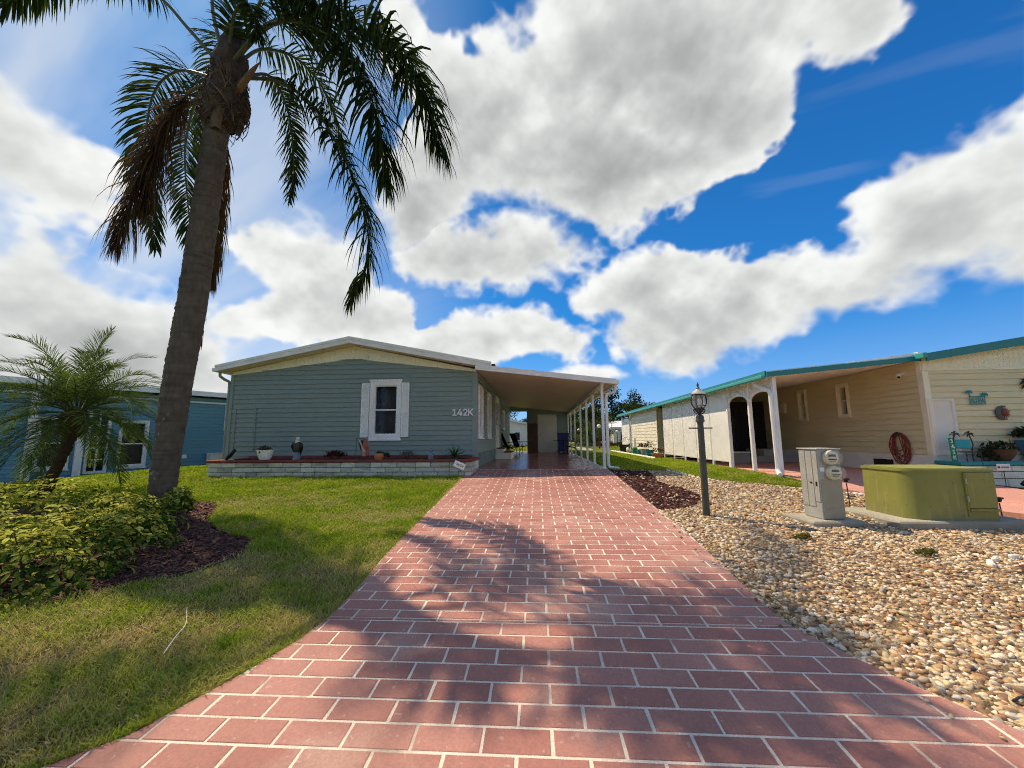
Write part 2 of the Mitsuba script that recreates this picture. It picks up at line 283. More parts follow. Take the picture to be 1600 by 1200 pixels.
# ------------------------------------------------------------------ ground
SLOPE, Z0 = 0.0587, -0.64
def drive_z(x, y): return np.clip(Z0+SLOPE*np.asarray(y, float), -0.82, 0.0) + 0*np.asarray(x, float)
def sstep(a, b, x): t = np.clip((np.asarray(x, float)-a)/(b-a), 0, 1); return t*t*(3-2*t)
def bank(x, y): return sstep(3.3, 4.9, x)*(1-sstep(5.0, 5.5, x))*np.clip((np.asarray(y, float)-6.8)/2.2, 0, 1)*np.clip(-0.005-drive_z(x, y), 0, 1)      # the ground rises to the tan carport
def gz(x, y): return drive_z(x, y) - 0.03 + bank(x, y) - .085*np.clip(-11.0-np.asarray(x, float), 0, 9)
kink0, kink1 = (-0.82-Z0)/SLOPE, -Z0/SLOPE
def grid_mesh(xs, ys, zf):
    X, Y = np.meshgrid(xs, ys, indexing='ij'); v = np.stack([X, Y, zf(X, Y)], -1).reshape(-1, 3)
    nx, ny = len(xs), len(ys); i, j = np.meshgrid(np.arange(nx-1), np.arange(ny-1), indexing='ij')
    a = i*ny+j; q = np.stack([a, a+ny, a+ny+1, a+1], -1).reshape(-1, 4)
    return TM(v, np.vstack([q[:, [0, 1, 2]], q[:, [0, 2, 3]]]))
xs = np.array([-1500, -400, -120, -40, -20, -11, *np.arange(3.2, 5.71, .1), 15, 40, 120, 400, 1500.0]); ys = np.array([-300, -60, -10, kink0, *np.arange(6.6, 10.8, .2), kink1, 30, 60, 120, 400, 2500.0])
obj('lawn', grid_mesh(xs, ys, gz), 'lawn_ground', label='sloping lawn around the brick driveway and the houses', kind='structure')
# driveway: outline, slab, bricks
DW = Polygon([(-1.86, -4.0), (-2.7, 0.5), (-2.16, 1.70), (-1.90, 1.95), (-1.72, 2.35), (-1.58, 2.75), (-1.53, 3.06), (-1.55, 3.6), (-1.62, 4.4), (-1.70, 7.0), (-1.80, 9.9), (-1.70, 10.9), (1.80, 10.9), (1.79, 8.0), (1.77, 5.1), (1.70, 3.9), (1.67, 3.1), (1.79, 2.8), (1.97, 2.44), (2.15, 2.16), (2.5, 1.6), (2.6, -4.0)])
def dz(o): return lambda x, y: drive_z(x, y)+o
slab = sheet(DW, dz(-0.0028), 0.6)
# give the slab a real edge down into the ground
def skirt(poly, zf, depth):
    c = np.array(shapely.geometry.polygon.orient(poly, -1.0).exterior.coords); vs, fs = [], []
    for a, b in zip(c[:-1], c[1:]):
        k = len(vs); za, zb = float(zf(*a)), float(zf(*b))
        vs += [(a[0], a[1], za), (b[0], b[1], zb), (b[0], b[1], zb-depth), (a[0], a[1], za-depth)]; fs += [(k, k+1, k+2), (k, k+2, k+3)]
    return TM(vs, fs)
obj('driveway', cat(slab, skirt(DW, dz(-0.0028), 0.14)), 'mortar', label='red brick driveway with pale joints leading up to the carport', kind='structure')
BW, BP, BJ = 0.311, 0.1568, 0.0165
def brick_solid(poly, zf, t=0.007, c=0.0025, tone=None):
    p = np.array(poly.exterior.coords)[:-1]
    if Polygon(p).exterior.is_ccw is False: p = p[::-1]
    n = len(p); q = np.array(poly.buffer(-c, join_style=2).exterior.coords)[:-1]
    if len(q) != n: q = p.mean(0)+(p-p.mean(0))*0.975
    else:
        if not Polygon(q).exterior.is_ccw: q = q[::-1]
        q = np.array([q[np.argmin(((q-a)**2).sum(1))] for a in p])
    b = np.column_stack([p, zf(p[:, 0], p[:, 1])-0.008]); s = np.column_stack([p, zf(p[:, 0], p[:, 1])-0.0012]); tp = np.column_stack([q, zf(q[:, 0], q[:, 1])])
    v = np.vstack([b, s, tp]); i = np.arange(n); j = (i+1) % n
    f = [np.stack([i, j, j+n], 1), np.stack([i, j+n, i+n], 1), np.stack([i+n, j+n, j+2*n], 1), np.stack([i+n, j+2*n, i+2*n], 1)]
    k = np.arange(1, n-1); f.append(np.stack([k*0+2*n, k+2*n, k+1+2*n], 1))
    return TM(v, np.vstack(f))
bricks = []
CRACK = 3.055
inner = DW.buffer(-0.004)
for r in range(-8, 63):
    y0 = 1.918+r*BP+BJ/2; y1 = y0+BP-BJ
    if y1 > 10.89: break
    for k in range(-9, 10):
        x0 = 0.0405+(k+(0.5 if r % 2 else 0.0))*BW+BJ/2; x1 = x0+BW-BJ
        jx = rng.normal(0, 0.0016, 4)
        b = Polygon([(x0+jx[0], y0), (x1+jx[1], y0), (x1+jx[2], y1), (x0+jx[3], y1)]).intersection(inner)
        for g in geoms(b):
            for h in (geoms(g.intersection(sbox(-9, -9, 9, CRACK-0.006)))+geoms(g.intersection(sbox(-9, CRACK+0.006, 9, 20)))):
                h = h.simplify(0.003)
                if h.area > 0.0012 and h.geom_type == 'Polygon': bricks.append(h)
def brick_size(b):
    x, y = b.centroid.coords[0]
    return -1 if (y < 1.72 or abs(x/max(y, .1)) > 1.35) else b.area/(y*y*math.hypot(x, y))
bricks.sort(key=brick_size, reverse=True)
rest_v = []
for i, b in enumerate(bricks):
    x, y = b.centroid.coords[0]; z = rng.normal(0, 0.0006)
    m = brick_solid(b, lambda X, Y: drive_z(X, Y)+z)
    tone = np.full((len(m.vertices), 2), 0.5); tone[:, 0] = np.clip(rng.normal(0.45, 0.28), 0, 1)
    if i < 300: obj('brick', m, 'brick', 'driveway', uv=tone)
    else: rest_v.append((m, tone))
obj('brick_rows', cat([m for m, t in rest_v]), 'brick', 'driveway', label='rows of red bricks in the far part of the driveway', kind='stuff', uv=np.vstack([t for m, t in rest_v]))
# carport floor (sealed, in shade)
FL = sbox(-1.68, 10.905, 1.80, 24.2)
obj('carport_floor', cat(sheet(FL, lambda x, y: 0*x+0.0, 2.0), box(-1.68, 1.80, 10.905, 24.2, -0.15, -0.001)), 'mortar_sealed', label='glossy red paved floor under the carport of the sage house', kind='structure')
fb, ft = [], []
for r in range(0, 90):
    y0 = 10.93+r*BP; 
    if y0+BP > 24.1: break
    for k in range(-7, 8):
        x0 = 0.012+(k+(0.5 if r % 2 else 0.0))*BW; b = sbox(x0+.005, y0+.005, x0+BW-.005, y0+BP-.005).intersection(sbox(-1.66, 10.9, 1.78, 24.1))
        for g in geoms(b):
            m = brick_solid(g, lambda X, Y: 0*X+0.003); fb.append(m); ft.append(np.full((len(m.vertices), 2), np.clip(rng.normal(0.5, 0.3), 0, 1)))
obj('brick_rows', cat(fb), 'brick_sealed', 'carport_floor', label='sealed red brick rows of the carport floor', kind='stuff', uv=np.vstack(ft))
# neighbour's drive
ND = Polygon([(5.0, 9.3), (5.15, 8.75), (5.55, 7.75), (6.1, 6.75), (6.5, 5.6), (6.8, 4.0), (6.9, 0), (9.6, 0), (9.2, 3.5), (8.75, 6.5), (8.25, 8.6), (8.0, 8.9), (8.0, 10.9), (8.0, 17), (5.2, 17), (5.15, 10.9)])
def nz(x, y): y = np.asarray(y, float); return np.maximum(drive_z(x, y), np.clip((y-7.0)/2.0, 0, 1)*.20-.23+.03*(y > 8.99))
obj('driveway', cat(sheet(ND, nz, 0.25), skirt(ND, nz, 0.22)), 'pink_paving', label='plain pink driveway in front of the tan house', kind='structure')
obj('soil_shadow_edge', sheet(DW.buffer(.055).difference(DW.buffer(.001)).intersection(sbox(-3, 1, 0, 9.78)), lambda x, y: gz(x, y)+.006, .3), 'bed_soil', label='narrow strip of soil coloured dark for the shadow gap between lawn and driveway', kind='structure')  # edge soil whose dark colour also paints the shadow gap beside the slab
# planting and gravel beds, laid on the lawn
GRAVEL = Polygon([(1.66, 3.1), (1.97, 2.44), (2.5, 1.6), (2.7, 0.4), (8.2, 0.4), (6.8, 3.5), (6.48, 5.6), (6.08, 6.75), (5.53, 7.75), (5.2, 7.80), (4.68, 7.85), (4.1, 8.5), (3.61, 9.37), (3.27, 10.6), (2.6, 10.75), (1.79, 10.9), (1.78, 5.1), (1.70, 3.9)])
MULCH_R = Polygon([(1.79, 10.85), (2.7, 10.6), (2.62, 9.6), (2.5, 8.95), (2.8, 8.1), (2.80, 7.5), (2.70, 7.2), (2.35, 6.65), (1.78, 6.45)])
obj('gravel_bed', sheet(GRAVEL, lambda x, y: gz(x, y)+0.008, 0.3), 'gravel_base', label='bed of tan river gravel to the right of the driveway', kind='structure')
obj('mulch_bed', sheet(MULCH_R, lambda x, y: gz(x, y)+0.012, 0.5), 'bed_soil', label='dark red mulch bed beside the carport corner', kind='structure')
MULCH_L = Polygon([(-3.35, 4.85), (-3.22, 4.4), (-3.28, 4.0), (-3.50, 3.62), (-3.80, 3.30), (-4.4, 2.95), (-7, 2.8), (-9.5, 3.6), (-9.8, 6.0), (-7.5, 7.0), (-5.6, 6.9), (-5.1, 6.35), (-4.7, 5.7), (-4.0, 5.15)])
obj('mulch_bed', sheet(MULCH_L, lambda x, y: gz(x, y)+0.008, 0.5), 'bed_soil', label='mulch bed under the variegated bush and the tall palm', kind='structure')
obj('street', sheet(Polygon([(-60, -12), (60, -12), (60, -4.2), (-60, -4.2)]), lambda x, y: gz(x, y)+0.006, 8), 'asphalt', label='street behind the viewer', kind='structure')

# ------------------------------------------------------------------ buildings: helpers
ZUP = (0, 0, 1)
def face_front(Y): return frame((0, Y, 0), (1, 0, 0), ZUP, (0, -1, 0))      # u = x, faces the street
def face_right(X): return frame((X, 0, 0), (0, 1, 0), ZUP, (1, 0, 0))       # u = y, faces +x
def face_left(X): return frame((X, 0, 0), (0, -1, 0), ZUP, (-1, 0, 0))      # u = -y, faces -x
def slab_uv(M, poly, w0, w1): return xf(mv(ext(poly, w1-w0), z=w0), M)
def boards(parent, M, poly, course, m, tilt=0.026, t=0.005, v0=None, name='siding_board'):
    u0, b, u1, tp = poly.bounds; b = b if v0 is None else v0
    v, rows = b, 0
    while v < tp-0.01:
        cuts = [u0-1]+([u for u in (u0+((rows*1.37) % 3.0)+.6+np.arange(0, 20)*3.66) if u < u1-.3])+[u1+1]; rows += 1
        for ca, cb in zip(cuts[:-1], cuts[1:]):
          for g in geoms(poly.intersection(sbox(ca+.0015, v+0.015, cb-.0015, v+course-0.001))):
            if g.area < 0.002: continue
            e = ext(g.simplify(0.002), t); q = np.asarray(e.vertices).copy()
            front = q[:, 2] > t/2; q[front, 2] += tilt*(1-(q[front, 1]-v)/course)*rng.uniform(0.85, 1.1)
            obj(name, xf(TM(q, e.faces), M), m, parent)
        v += course
def strips(parent, M, poly, width, m, t=0.012, gap=0.006, name='vertical_board'):
    u0, b, u1, tp = poly.bounds; u = u0
    while u < u1-0.01:
        for g in geoms(poly.intersection(sbox(u+gap/2, b-1, u+width-gap/2, tp+1))):
            if g.area > 0.0008: obj(name, slab_uv(M, g, 0, t), m, parent)
        u += width
def ring(u0, u1, v0, v1, k): return sbox(u0, v0, u1, v1).difference(sbox(u0+k, v0+k, u1-k, v1-k))
def window(parent, M, u0, u1, v0, v1, trim=0.10, m='white', rail=0.5, sill=True, sash=0.035, drape=None):
    """(u0..v1): the outside of the trim"""
    fr = [slab_uv(M, ring(u0, u1, v0, v1, trim), -0.05, 0.045), slab_uv(M, ring(u0+trim-0.002, u1-trim+0.002, v0+trim-0.002, v1-trim+0.002, sash), -0.06, 0.012),
          slab_uv(M, ring(u0+trim*.45, u1-trim*.45, v0+trim*.45, v1-trim*.45, trim*.2), 0.044, 0.056)]
    w = obj('window', cat(fr), m, parent)
    a, b, c, d = u0+trim+sash, u1-trim-sash, v0+trim+sash, v1-trim-sash
    if rail:
        mid = c+(d-c)*rail
        obj('meeting_rail', slab_uv(M, sbox(a-0.004, mid-0.02, b+0.004, mid+0.02), -0.05, 0.018), m, w)
        ps = [(c, mid-0.02, -0.035), (mid+0.02, d, -0.02)]
    else: ps = [(c, d, -0.03)]
    for p0, p1, wz in ps:
        q = np.array([[a-.01, p0-.01, wz], [b+.01, p0-.01, wz], [b+.01, p1+.01, wz], [a-.01, p1+.01, wz]])
        obj('pane', xf(TM(q, [[0, 1, 2], [0, 2, 3]]), M), 'window_glass', w)
    if sill: obj('sill', slab_uv(M, sbox(u0-0.02, v0-0.045, u1+0.02, v0-0.002), 0.0, 0.075), m, w)
    obj('added_dark_sheet', slab_uv(M, sbox(a-.08, c-.08, b+.08, d+.08), -0.30, -0.285), 'black', w)  # black sheet added behind the glass so the panes stay dark
    return w
def hole(u0, u1, v0, v1, trim=0.10, sash=0.035): k = trim+sash-0.012; return sbox(u0+k, v0+k, u1-k, v1-k)
def outer(u0, u1, v0, v1, k=0.0): return sbox(u0+k, v0+k, u1-k, v1-k)
def shutter(parent, M, u0, u1, v0, v1):
    k = 0.03; mid = v0+(v1-v0)*0.52
    ms = [slab_uv(M, ring(u0, u1, v0, v1, k), 0.018, 0.055), slab_uv(M, sbox(u0+k-.002, mid-.02, u1-k+.002, mid+.02), 0.018, 0.053), slab_uv(M, sbox(u0+.01, v0+.01, u1-.01, v1-.01), 0.018, 0.03)]
    s = obj('shutter', cat(ms), 'white', parent)
    sl, v = [], v0+k+0.012
    while v < v1-k-0.03:
        if abs(v+.012-mid) > 0.035:
            b = box(u0+k, u1-k, v, v+0.024, 0.032, 0.036); q = np.asarray(b.vertices); q[:, 2] += (0.024-(q[:, 1]-v))*0.5; sl.append(xf(b, M))
        v += 0.036
    obj('louvers', cat(sl), 'white', s, kind='stuff', label='fine white louvers of the shutter')
def pipe(pts, r, m, name, parent): return obj(name, tube(pts, r, 8), m, parent, smooth=40)
def rbox_pipe(pts, w, d):
    return tube(pts, w*0.62, 4)

# ------------------------------------------------------------------ the sage house
H = thing('house', 'sage green single-storey house with a white-framed window, cream gable and attached carport', 'house')
FX0, FX1, FY, BY = -8.84, -1.70, 11.15, 24.3
MF, MR = face_front(FY), face_right(FX1)
gable = Polygon([(FX0, 0), (FX1, 0), (FX1, 2.74), (-5.25, 3.49), (FX0, 2.79)])
WIN = (-4.715, -3.815, 0.815, 2.435)
wall = obj('wall', cat(slab_uv(MF, gable.difference(hole(*WIN)), -0.12, 0.0),
    slab_uv(MR, sbox(FY+0.123, 0.0, BY, 2.70).difference(shapely.union_all([hole(11.36, 12.30, .84, 2.35), hole(13.42, 14.42, .84, 2.35), hole(19.3, 20.3, 1.25, 2.15)])), -0.12, 0.0),
    box(FX0, FX0+0.12, FY+0.123, BY, 0, 2.76), box(FX0+0.123, FX1-0.123, BY-0.12, BY, 0, 2.74), box(FX0+.13, FX1-.13, FY+.13, BY-.13, 0.0, 0.3)), 'sage_siding', H)
SID = Polygon([(FX0+.07, 0.36), (FX1-.11, 0.36), (FX1-.11, 2.685), (-5.25, 3.12), (FX0+.07, 2.71)])
SID = SID.difference(outer(*WIN, k=0.02))
boards(wall, MF, SID, 0.1345, 'sage_siding')
BAND = Polygon([(FX0+.02, 2.71), (-5.25, 3.135), (FX1-.02, 2.69), (FX1-.02, 2.735), (-5.25, 3.475), (FX0+.02, 2.775)])
strips(wall, MF, BAND, 0.125, 'cream')
obj('trim', slab_uv(MF, Polygon([(FX0, 2.685), (-5.25, 3.10), (FX1, 2.66), (FX1, 2.70), (-5.25, 3.14), (FX0, 2.725)]), 0.0, 0.024), 'cream', wall)
obj('corner_trim', cat(slab_uv(MF, sbox(FX1-0.11, 0.02, FX1+0.034, 2.66), 0.0, 0.036), slab_uv(MR, sbox(FY+0.0, 0.02, FY+0.10, 2.60), 0.0, 0.034)), 'sage_siding', wall)
obj('corner_trim', slab_uv(MF, sbox(FX0-0.024, 0.02, FX0+0.07, 2.685), 0.0, 0.036), 'sage_siding', wall)
obj('access_hatch', cat(slab_uv(MF, ring(-8.66, -8.03, 0.50, 1.73, 0.028), 0.010, 0.036)), 'sage_siding', wall, label='flush access hatch at the left end of the front wall')
SR = sbox(FY+0.10, 0.40, BY-0.1, 2.62).difference(shapely.union_all([outer(11.36, 12.30, .84, 2.35, .02), outer(13.42, 14.42, .84, 2.35, .02), outer(19.3, 20.3, 1.25, 2.15, .02), sbox(15.95, 0.3, 17.35, 2.5)]))
boards(wall, MR, SR, 0.1345, 'sage_siding')
sk = [slab_uv(MR, sbox(u+.006, 0.01, u+0.304, 0.40), 0.0, 0.014) for u in np.arange(FY+.1, BY-.4, 0.31)]
obj('skirting', cat(sk), 'skirt_panel', H)
w = window(H, MF, *WIN, trim=0.115, drape=None)
obj('head_trim', slab_uv(MF, sbox(WIN[0]-.02, WIN[3]+.002, WIN[1]+.02, WIN[3]+.045), 0.0, 0.07), 'white', w)
shutter(H, MF, -4.955, -4.735, 0.865, 2.385); shutter(H, MF, -3.80, -3.59, 0.865, 2.385)
window(H, MR, 11.36, 12.30, .84, 2.35, 0.10); window(H, MR, 13.42, 14.42, .84, 2.35, 0.10); window(H, MR, 19.3, 20.3, 1.25, 2.15, 0.08)
d = obj('door', cat(slab_uv(MR, ring(15.95, 17.35, 0.36, 2.50, 0.09), 0.0, 0.05), slab_uv(MR, sbox(16.04, 0.40, 17.26, 2.41).difference(shapely.union_all([sbox(16.2, 1.35, 16.6, 2.25), sbox(16.7, 1.35, 17.1, 2.25)])), 0.0, 0.03)), 'door_white', H)
obj('pane', slab_uv(MR, sbox(16.2, 1.35, 16.6, 2.25), 0.006, 0.012), 'glass_dark', d); obj('pane', slab_uv(MR, sbox(16.7, 1.35, 17.1, 2.25), 0.006, 0.012), 'glass_dark', d)
obj('handle', xf(tube([(17.18, 1.3, 0.03), (17.18, 1.3, 0.09), (17.12, 1.3, 0.09)], 0.012, 6), MR), 'dark_metal', d)
# roof
RY0, RY1 = 10.75, 24.55
MRF = face_front(RY1)
EL, ER, PK = (-9.05, 2.755), (-1.27, 2.70), (-5.22, 3.485)
roof = obj('roof', slab_uv(MRF, Polygon([EL, PK, ER, (ER[0], ER[1]+.05), (PK[0], PK[1]+.06), (EL[0], EL[1]+.05)]), 0.0, RY1-RY0-0.03), 'soffit_metal', H)
obj('roof_sheet', slab_uv(MRF, Polygon([(EL[0]-.02, EL[1]+.055), (PK[0], PK[1]+.065), (ER[0]+.02, ER[1]+.055), (ER[0]+.02, ER[1]+.10), (PK[0], PK[1]+.12), (EL[0]-.02, EL[1]+.10)]), 0.0, RY1-RY0-.03), 'roof_white', roof)
chev = lambda lo, hi: Polygon([(EL[0]-.03, EL[1]+lo), (PK[0], PK[1]+lo+.005), (ER[0]+.03, ER[1]+lo), (ER[0]+.03, ER[1]+hi), (PK[0], PK[1]+hi+.015), (EL[0]-.03, EL[1]+hi)])
obj('fascia', cat(slab_uv(face_front(RY0), chev(-0.01, 0.10), -0.028, 0.0), slab_uv(face_front(RY0), chev(0.103, 0.165), -0.045, 0.018)), 'white', roof)
obj('gutter', cat(box(EL[0]-.13, EL[0]-.035, RY0+.01, RY1, EL[1]-.01, EL[1]+.10, .01)), 'white', roof)
obj('gutter', cat(box(ER[0]+.035, ER[0]+.13, RY0+.01, RY1, ER[1]-.0, ER[1]+.11, .01)), 'dark_metal', roof, label='dark gutter along the right eave')
obj('downspout', cat(tube([(-9.08, 10.95, 2.75), (-9.08, 10.96, 2.64), (-9.02, 11.05, 2.56), (-8.93, 11.14, 2.50), (-8.93, 11.16, 2.40), (-8.93, 11.16, 0.1)], 0.04, 8)), 'sage_siding', H, smooth=40)
# carport
CX0, CX1 = -1.675, 2.06
def cz(x): return 2.665+(2.205-2.665)*(x-CX0)/(CX1-CX0)
cr = obj('carport_roof', slab_uv(face_front(RY1-.1), Polygon([(CX0, cz(CX0)+.06), (CX1, cz(CX1)+.06), (CX1, cz(CX1)+.11), (CX0, cz(CX0)+.11)]), 0.0, RY1-.1-RY0-.03), 'roof_white', H)
y = RY0+.035
while y < RY1-.15:
    y1 = min(y+0.60, RY1-.12)
    obj('ceiling_panel', cat(slab_uv(face_front(y1-.006), Polygon([(CX0, cz(CX0)+.03), (CX1-.02, cz(CX1)+.03), (CX1-.02, cz(CX1)+.058), (CX0, cz(CX0)+.058)]), 0.0, y1-y-.012)), 'soffit_metal', cr)
    y = y1
obj('fascia', slab_uv(face_front(RY0), Polygon([(CX0, cz(CX0)-.005), (CX1+.02, cz(CX1)-.005), (CX1+.02, cz(CX1)+.135), (CX0, cz(CX0)+.14)]), -0.025, 0.005), 'white', cr)
obj('gutter', box(CX1-.01, CX1+.085, RY0+.03, RY1-.1, cz(CX1)-.0, cz(CX1)+.13, .01), 'white', cr)
PX = 1.74
obj('beam', box(PX-.035, PX+.035, 11.0, 24.0, cz(PX)-.09, cz(PX)+.026, .006), 'white', H)
for py in (11.10, 13.0, 14.85, 16.95, 19.6, 21.9, 23.9):
    obj('carport_post', cat(box(PX-.037, PX+.037, py-.037, py+.037, 0.004, cz(PX)-.094, .006), box(PX-.06, PX+.06, py-.06, py+.06, 0.004, 0.016)), 'white', H)
obj('downspout', cat(tube([(2.09, 10.98, 2.21), (2.09, 10.98, 2.10), (2.05, 11.02, 2.02), (1.87, 11.10, 1.97), (1.85, 11.12, 1.90), (1.85, 11.12, 0.10), (1.88, 11.10, 0.03), (2.10, 11.0, -0.0)], 0.042, 8)), 'white', H, smooth=40)
# wall of the shed at the end of the carport
MS = face_front(24.0)
sw = obj('shed', cat(slab_uv(MS, Polygon([(-.65, 0), (1.79, 0), (1.79, cz(1.79)+.02), (-.65, cz(-.65)+.02)]), -0.1, 0.0), slab_uv(MS, Polygon([(-1.69, 2.37), (-.653, 2.37), (-.653, cz(-.65)+.02), (-1.69, cz(-1.69)+.02)]), -0.1, 0.0),
    box(-.65, -.55, 24.103, 27, 0, 2.3), box(1.69, 1.79, 24.103, 27, 0, 2.1), box(-.65, 1.79, 27, 27.1, 0, 2.1), slab_uv(face_front(27.2), Polygon([(-.75, 2.52), (1.95, 2.16), (1.95, 2.24), (-.75, 2.60)]), 0, 2.6)), 'sage_siding', H)
boards(sw, MS, Polygon([(-.65, 0.02), (1.75, 0.02), (1.75, cz(1.75)), (-.65, cz(-.65))]).difference(sbox(-.03, 0, 1.08, 2.2)), 0.1345, 'sage_siding')
sd = obj('shed_door', cat(slab_uv(MS, ring(-.03, 1.08, -.05, 2.18, .075), 0, .04), slab_uv(MS, sbox(.045, .02, 1.005, 2.10), 0.0, 0.02)), 'door_white', H, label='plain white door at the far end of the carport')
obj('handle', xf(trimesh.creation.icosphere(subdivisions=1, radius=.03), loc(.13, 23.93, 1.0)), 'dark_metal', sd)
# front steps under the side door
st = thing('steps', 'two-tread white block steps with red treads at the side door under the carport', 'steps')
obj('riser', box(-1.68, -1.05, 15.9, 17.5, 0.006, 0.255, .01), 'off_white', st); obj('riser', box(-1.68, -1.36, 16.0, 17.4, 0.259, 0.40, .01), 'off_white', st)
obj('tread', box(-1.36, -1.03, 15.88, 17.52, 0.257, 0.29, .008), 'tile_red', st); obj('tread', box(-1.675, -1.34, 15.98, 17.42, 0.402, 0.43, .008), 'tile_red', st)
# house number
hn = thing('house_number', 'white house number 142K on the sage siding near the right corner', 'house number')
for chx, xa in (('1', -2.365), ('4', -2.225), ('2', -2.06), ('K', -1.925)):
    m = meshkit.text_mesh(chx, 0.18, 0.016, bold=True); b = m.bounds; m = mv(m, -b[0][0])
    obj('numeral' if chx != 'K' else 'letter', xf(m, MF@loc(xa, 1.44, 0.031)), 'white', hn)

# ------------------------------------------------------------------ planter in front of the house
pl = thing('planter', 'long raised white block planter with red cap in front of the sage house', 'planter')
PX0, PX1, PY = -8.25, -1.62, 9.80
def course_blocks(parent, M, u0, u1, zs, lens, m, depth=0.14, ends=True):
    for ci, (a, b) in enumerate(zs):
        u = u0-(0.5*lens if ci % 2 else 0)
        while u < u1-0.01:
            a0, a1 = max(u, u0)+.006, min(u+lens*rng.choice([1, 1, .75, 1.25]), u1)-.006; u = a1+.006
            if a1-a0 < 0.04: continue
            bx = box(a0, a1, a+.006, b-.006, -depth, rng.uniform(-.008, .008), .008)
            bx = TM(*trimesh.remesh.subdivide_to_size(bx.vertices, bx.faces, 0.12, max_iter=6)) if a1-a0 > .1 else bx
            q = np.asarray(bx.vertices).copy(); fr = q[:, 2] > -.02
            q[fr, 2] += (meshkit.fbm(np.column_stack([q[fr, 0]*9, q[fr, 1]*16, q[fr, 2]*0]), 3, 3)-.5)*0.030
            obj('block', xf(TM(q, bx.faces), M), m, parent, uv=np.full((len(q), 2), rng.random()))
zs = [(-.11, .02), (.02, .135), (.135, .255)]
obj('core', cat(box(PX0+.03, PX1-.03, PY+.03, PY+.12, -.12, .25), box(PX0+.03, PX0+.12, PY+.12, FY-.03, -.12, .25), box(PX1-.12, PX1-.03, PY+.12, FY-.03, -.12, .25)), 'bed_soil', pl)
course_blocks(pl, face_front(PY), PX0, PX1, zs, 0.37, 'stone_block', .05)
course_blocks(pl, face_right(PX1), PY+.055, FY-.02, zs, 0.37, 'stone_block', .05)
course_blocks(pl, face_left(PX0), -FY+.02, -PY-.055, zs, 0.37, 'stone_block', .05)
u = PX0-.04
while u < PX1+.03:
    a1 = min(u+.395, PX1+.04); obj('cap_paver', box(u+.003, a1-.003, PY-.035, PY+.165, .258, .315+rng.uniform(-.003, .003), .012), 'tile_red', pl); u = a1
for X0, X1 in ((PX0-.04, PX0+.16), (PX1-.16, PX1+.04)):
    v = PY+.168
    while v < FY-.06:
        b1 = min(v+.395, FY-.04); obj('cap_paver', box(X0, X1, v+.003, b1-.003, .258, .315+rng.uniform(-.003, .003), .012), 'tile_red', pl); v = b1
u = PX0+.17
while u < PX1-.2:
    a1 = min(u+.395, PX1-.17); obj('back_paver', box(u+.003, a1-.003, FY-.14, FY-.035, .26, .368+rng.uniform(-.004, .004), .012), 'tile_red', pl); u = a1
obj('soil', box(PX0+.1, PX1-.1, PY+.12, FY-.03, -.1, .285), 'bed_soil', pl)

# ------------------------------------------------------------------ the tan house on the right
G = thing('house', 'tan house with teal roof trim, arched white lattice and open carport on the right', 'house')
TX, TY, TB = 8.05, 8.95, 24.5
ML, MT = face_left(TX), face_front(TY)
tw1, tw2 = (-13.06, -12.66, 1.26, 2.20), (-11.42, -11.00, 1.27, 2.17)
twall = obj('wall', cat(slab_uv(ML, sbox(-TB, 0, -TY-.123, 2.375).difference(shapely.union_all([hole(*tw1, .07, .03), hole(*tw2, .07, .03)])), -.12, 0),
    slab_uv(MT, Polygon([(TX, -.2), (15.2, -.2), (15.2, 2.65), (11.6, 2.95), (TX, 2.42)]), -.12, 0), box(15.08, 15.2, TY+.123, TB, -.2, 2.6), box(TX+.123, 15.07, TB-.12, TB, -.2, 2.6), box(TX+.13, 15, TY+.13, TB-.13, -.2, .3)), 'tan_siding', G)
boards(twall, ML, sbox(-22, .40, -TY-.10, 2.365).difference(shapely.union_all([outer(*tw1, k=.02), outer(*tw2, k=.02)])), 0.128, 'tan_siding')
boards(twall, MT, sbox(TX+.11, .40, 11.9, 2.16).difference(shapely.union_all([sbox(7.98, .45, 8.56, 1.56)])), 0.128, 'tan_siding')
strips(twall, MT, Polygon([(TX+.02, 2.17), (11.9, 2.17), (11.9, 2.9), (TX+.02, 2.36)]), 0.10, 'cream', gap=0.003)
obj('trim', slab_uv(MT, sbox(TX, 2.145, 11.9, 2.19), 0, .03), 'cream', twall)
obj('corner_trim', cat(slab_uv(MT, sbox(TX-.026, .39, TX+.10, 2.14), 0, .028), slab_uv(ML, sbox(-TY-.10, .39, -TY, 2.55), 0, .026)), 'cream', twall)
obj('skirting', cat(slab_uv(ML, sbox(-22, 0, -10.52, .395), 0, .016), slab_uv(ML, sbox(-9.84, 0, -TY, .395), 0, .016), slab_uv(ML, sbox(-10.518, .30, -9.842, .395), 0, .016), slab_uv(MT, sbox(TX-.016, -.2, 11.9, .395), 0, .016)), 'off_white', G)
vt = obj('vent', cat(slab_uv(ML, ring(-10.50, -9.86, .02, .295, .03), 0, .03), ), 'off_white', G)
obj('screen', slab_uv(ML, sbox(-10.47, .05, -9.89, .265), .004, .010), 'black', vt)
window(G, ML, *tw1, trim=.07, m='cream', sash=.03, sill=False); window(G, ML, *tw2, trim=.07, m='cream', sash=.03, sill=False)
ud = obj('utility_door', cat(slab_uv(MT, ring(7.99+.06, 8.55, .40, 1.555, .045), .0, .05), slab_uv(MT, sbox(8.09, .44, 8.51, 1.51), 0, .022)), 'off_white', G, label='pale utility door in the front wall of the tan house')
mb = obj('meter_panel', slab_uv(ML, sbox(-13.95, 1.55, -13.68, 1.86), .02, .10), 'cream', G)
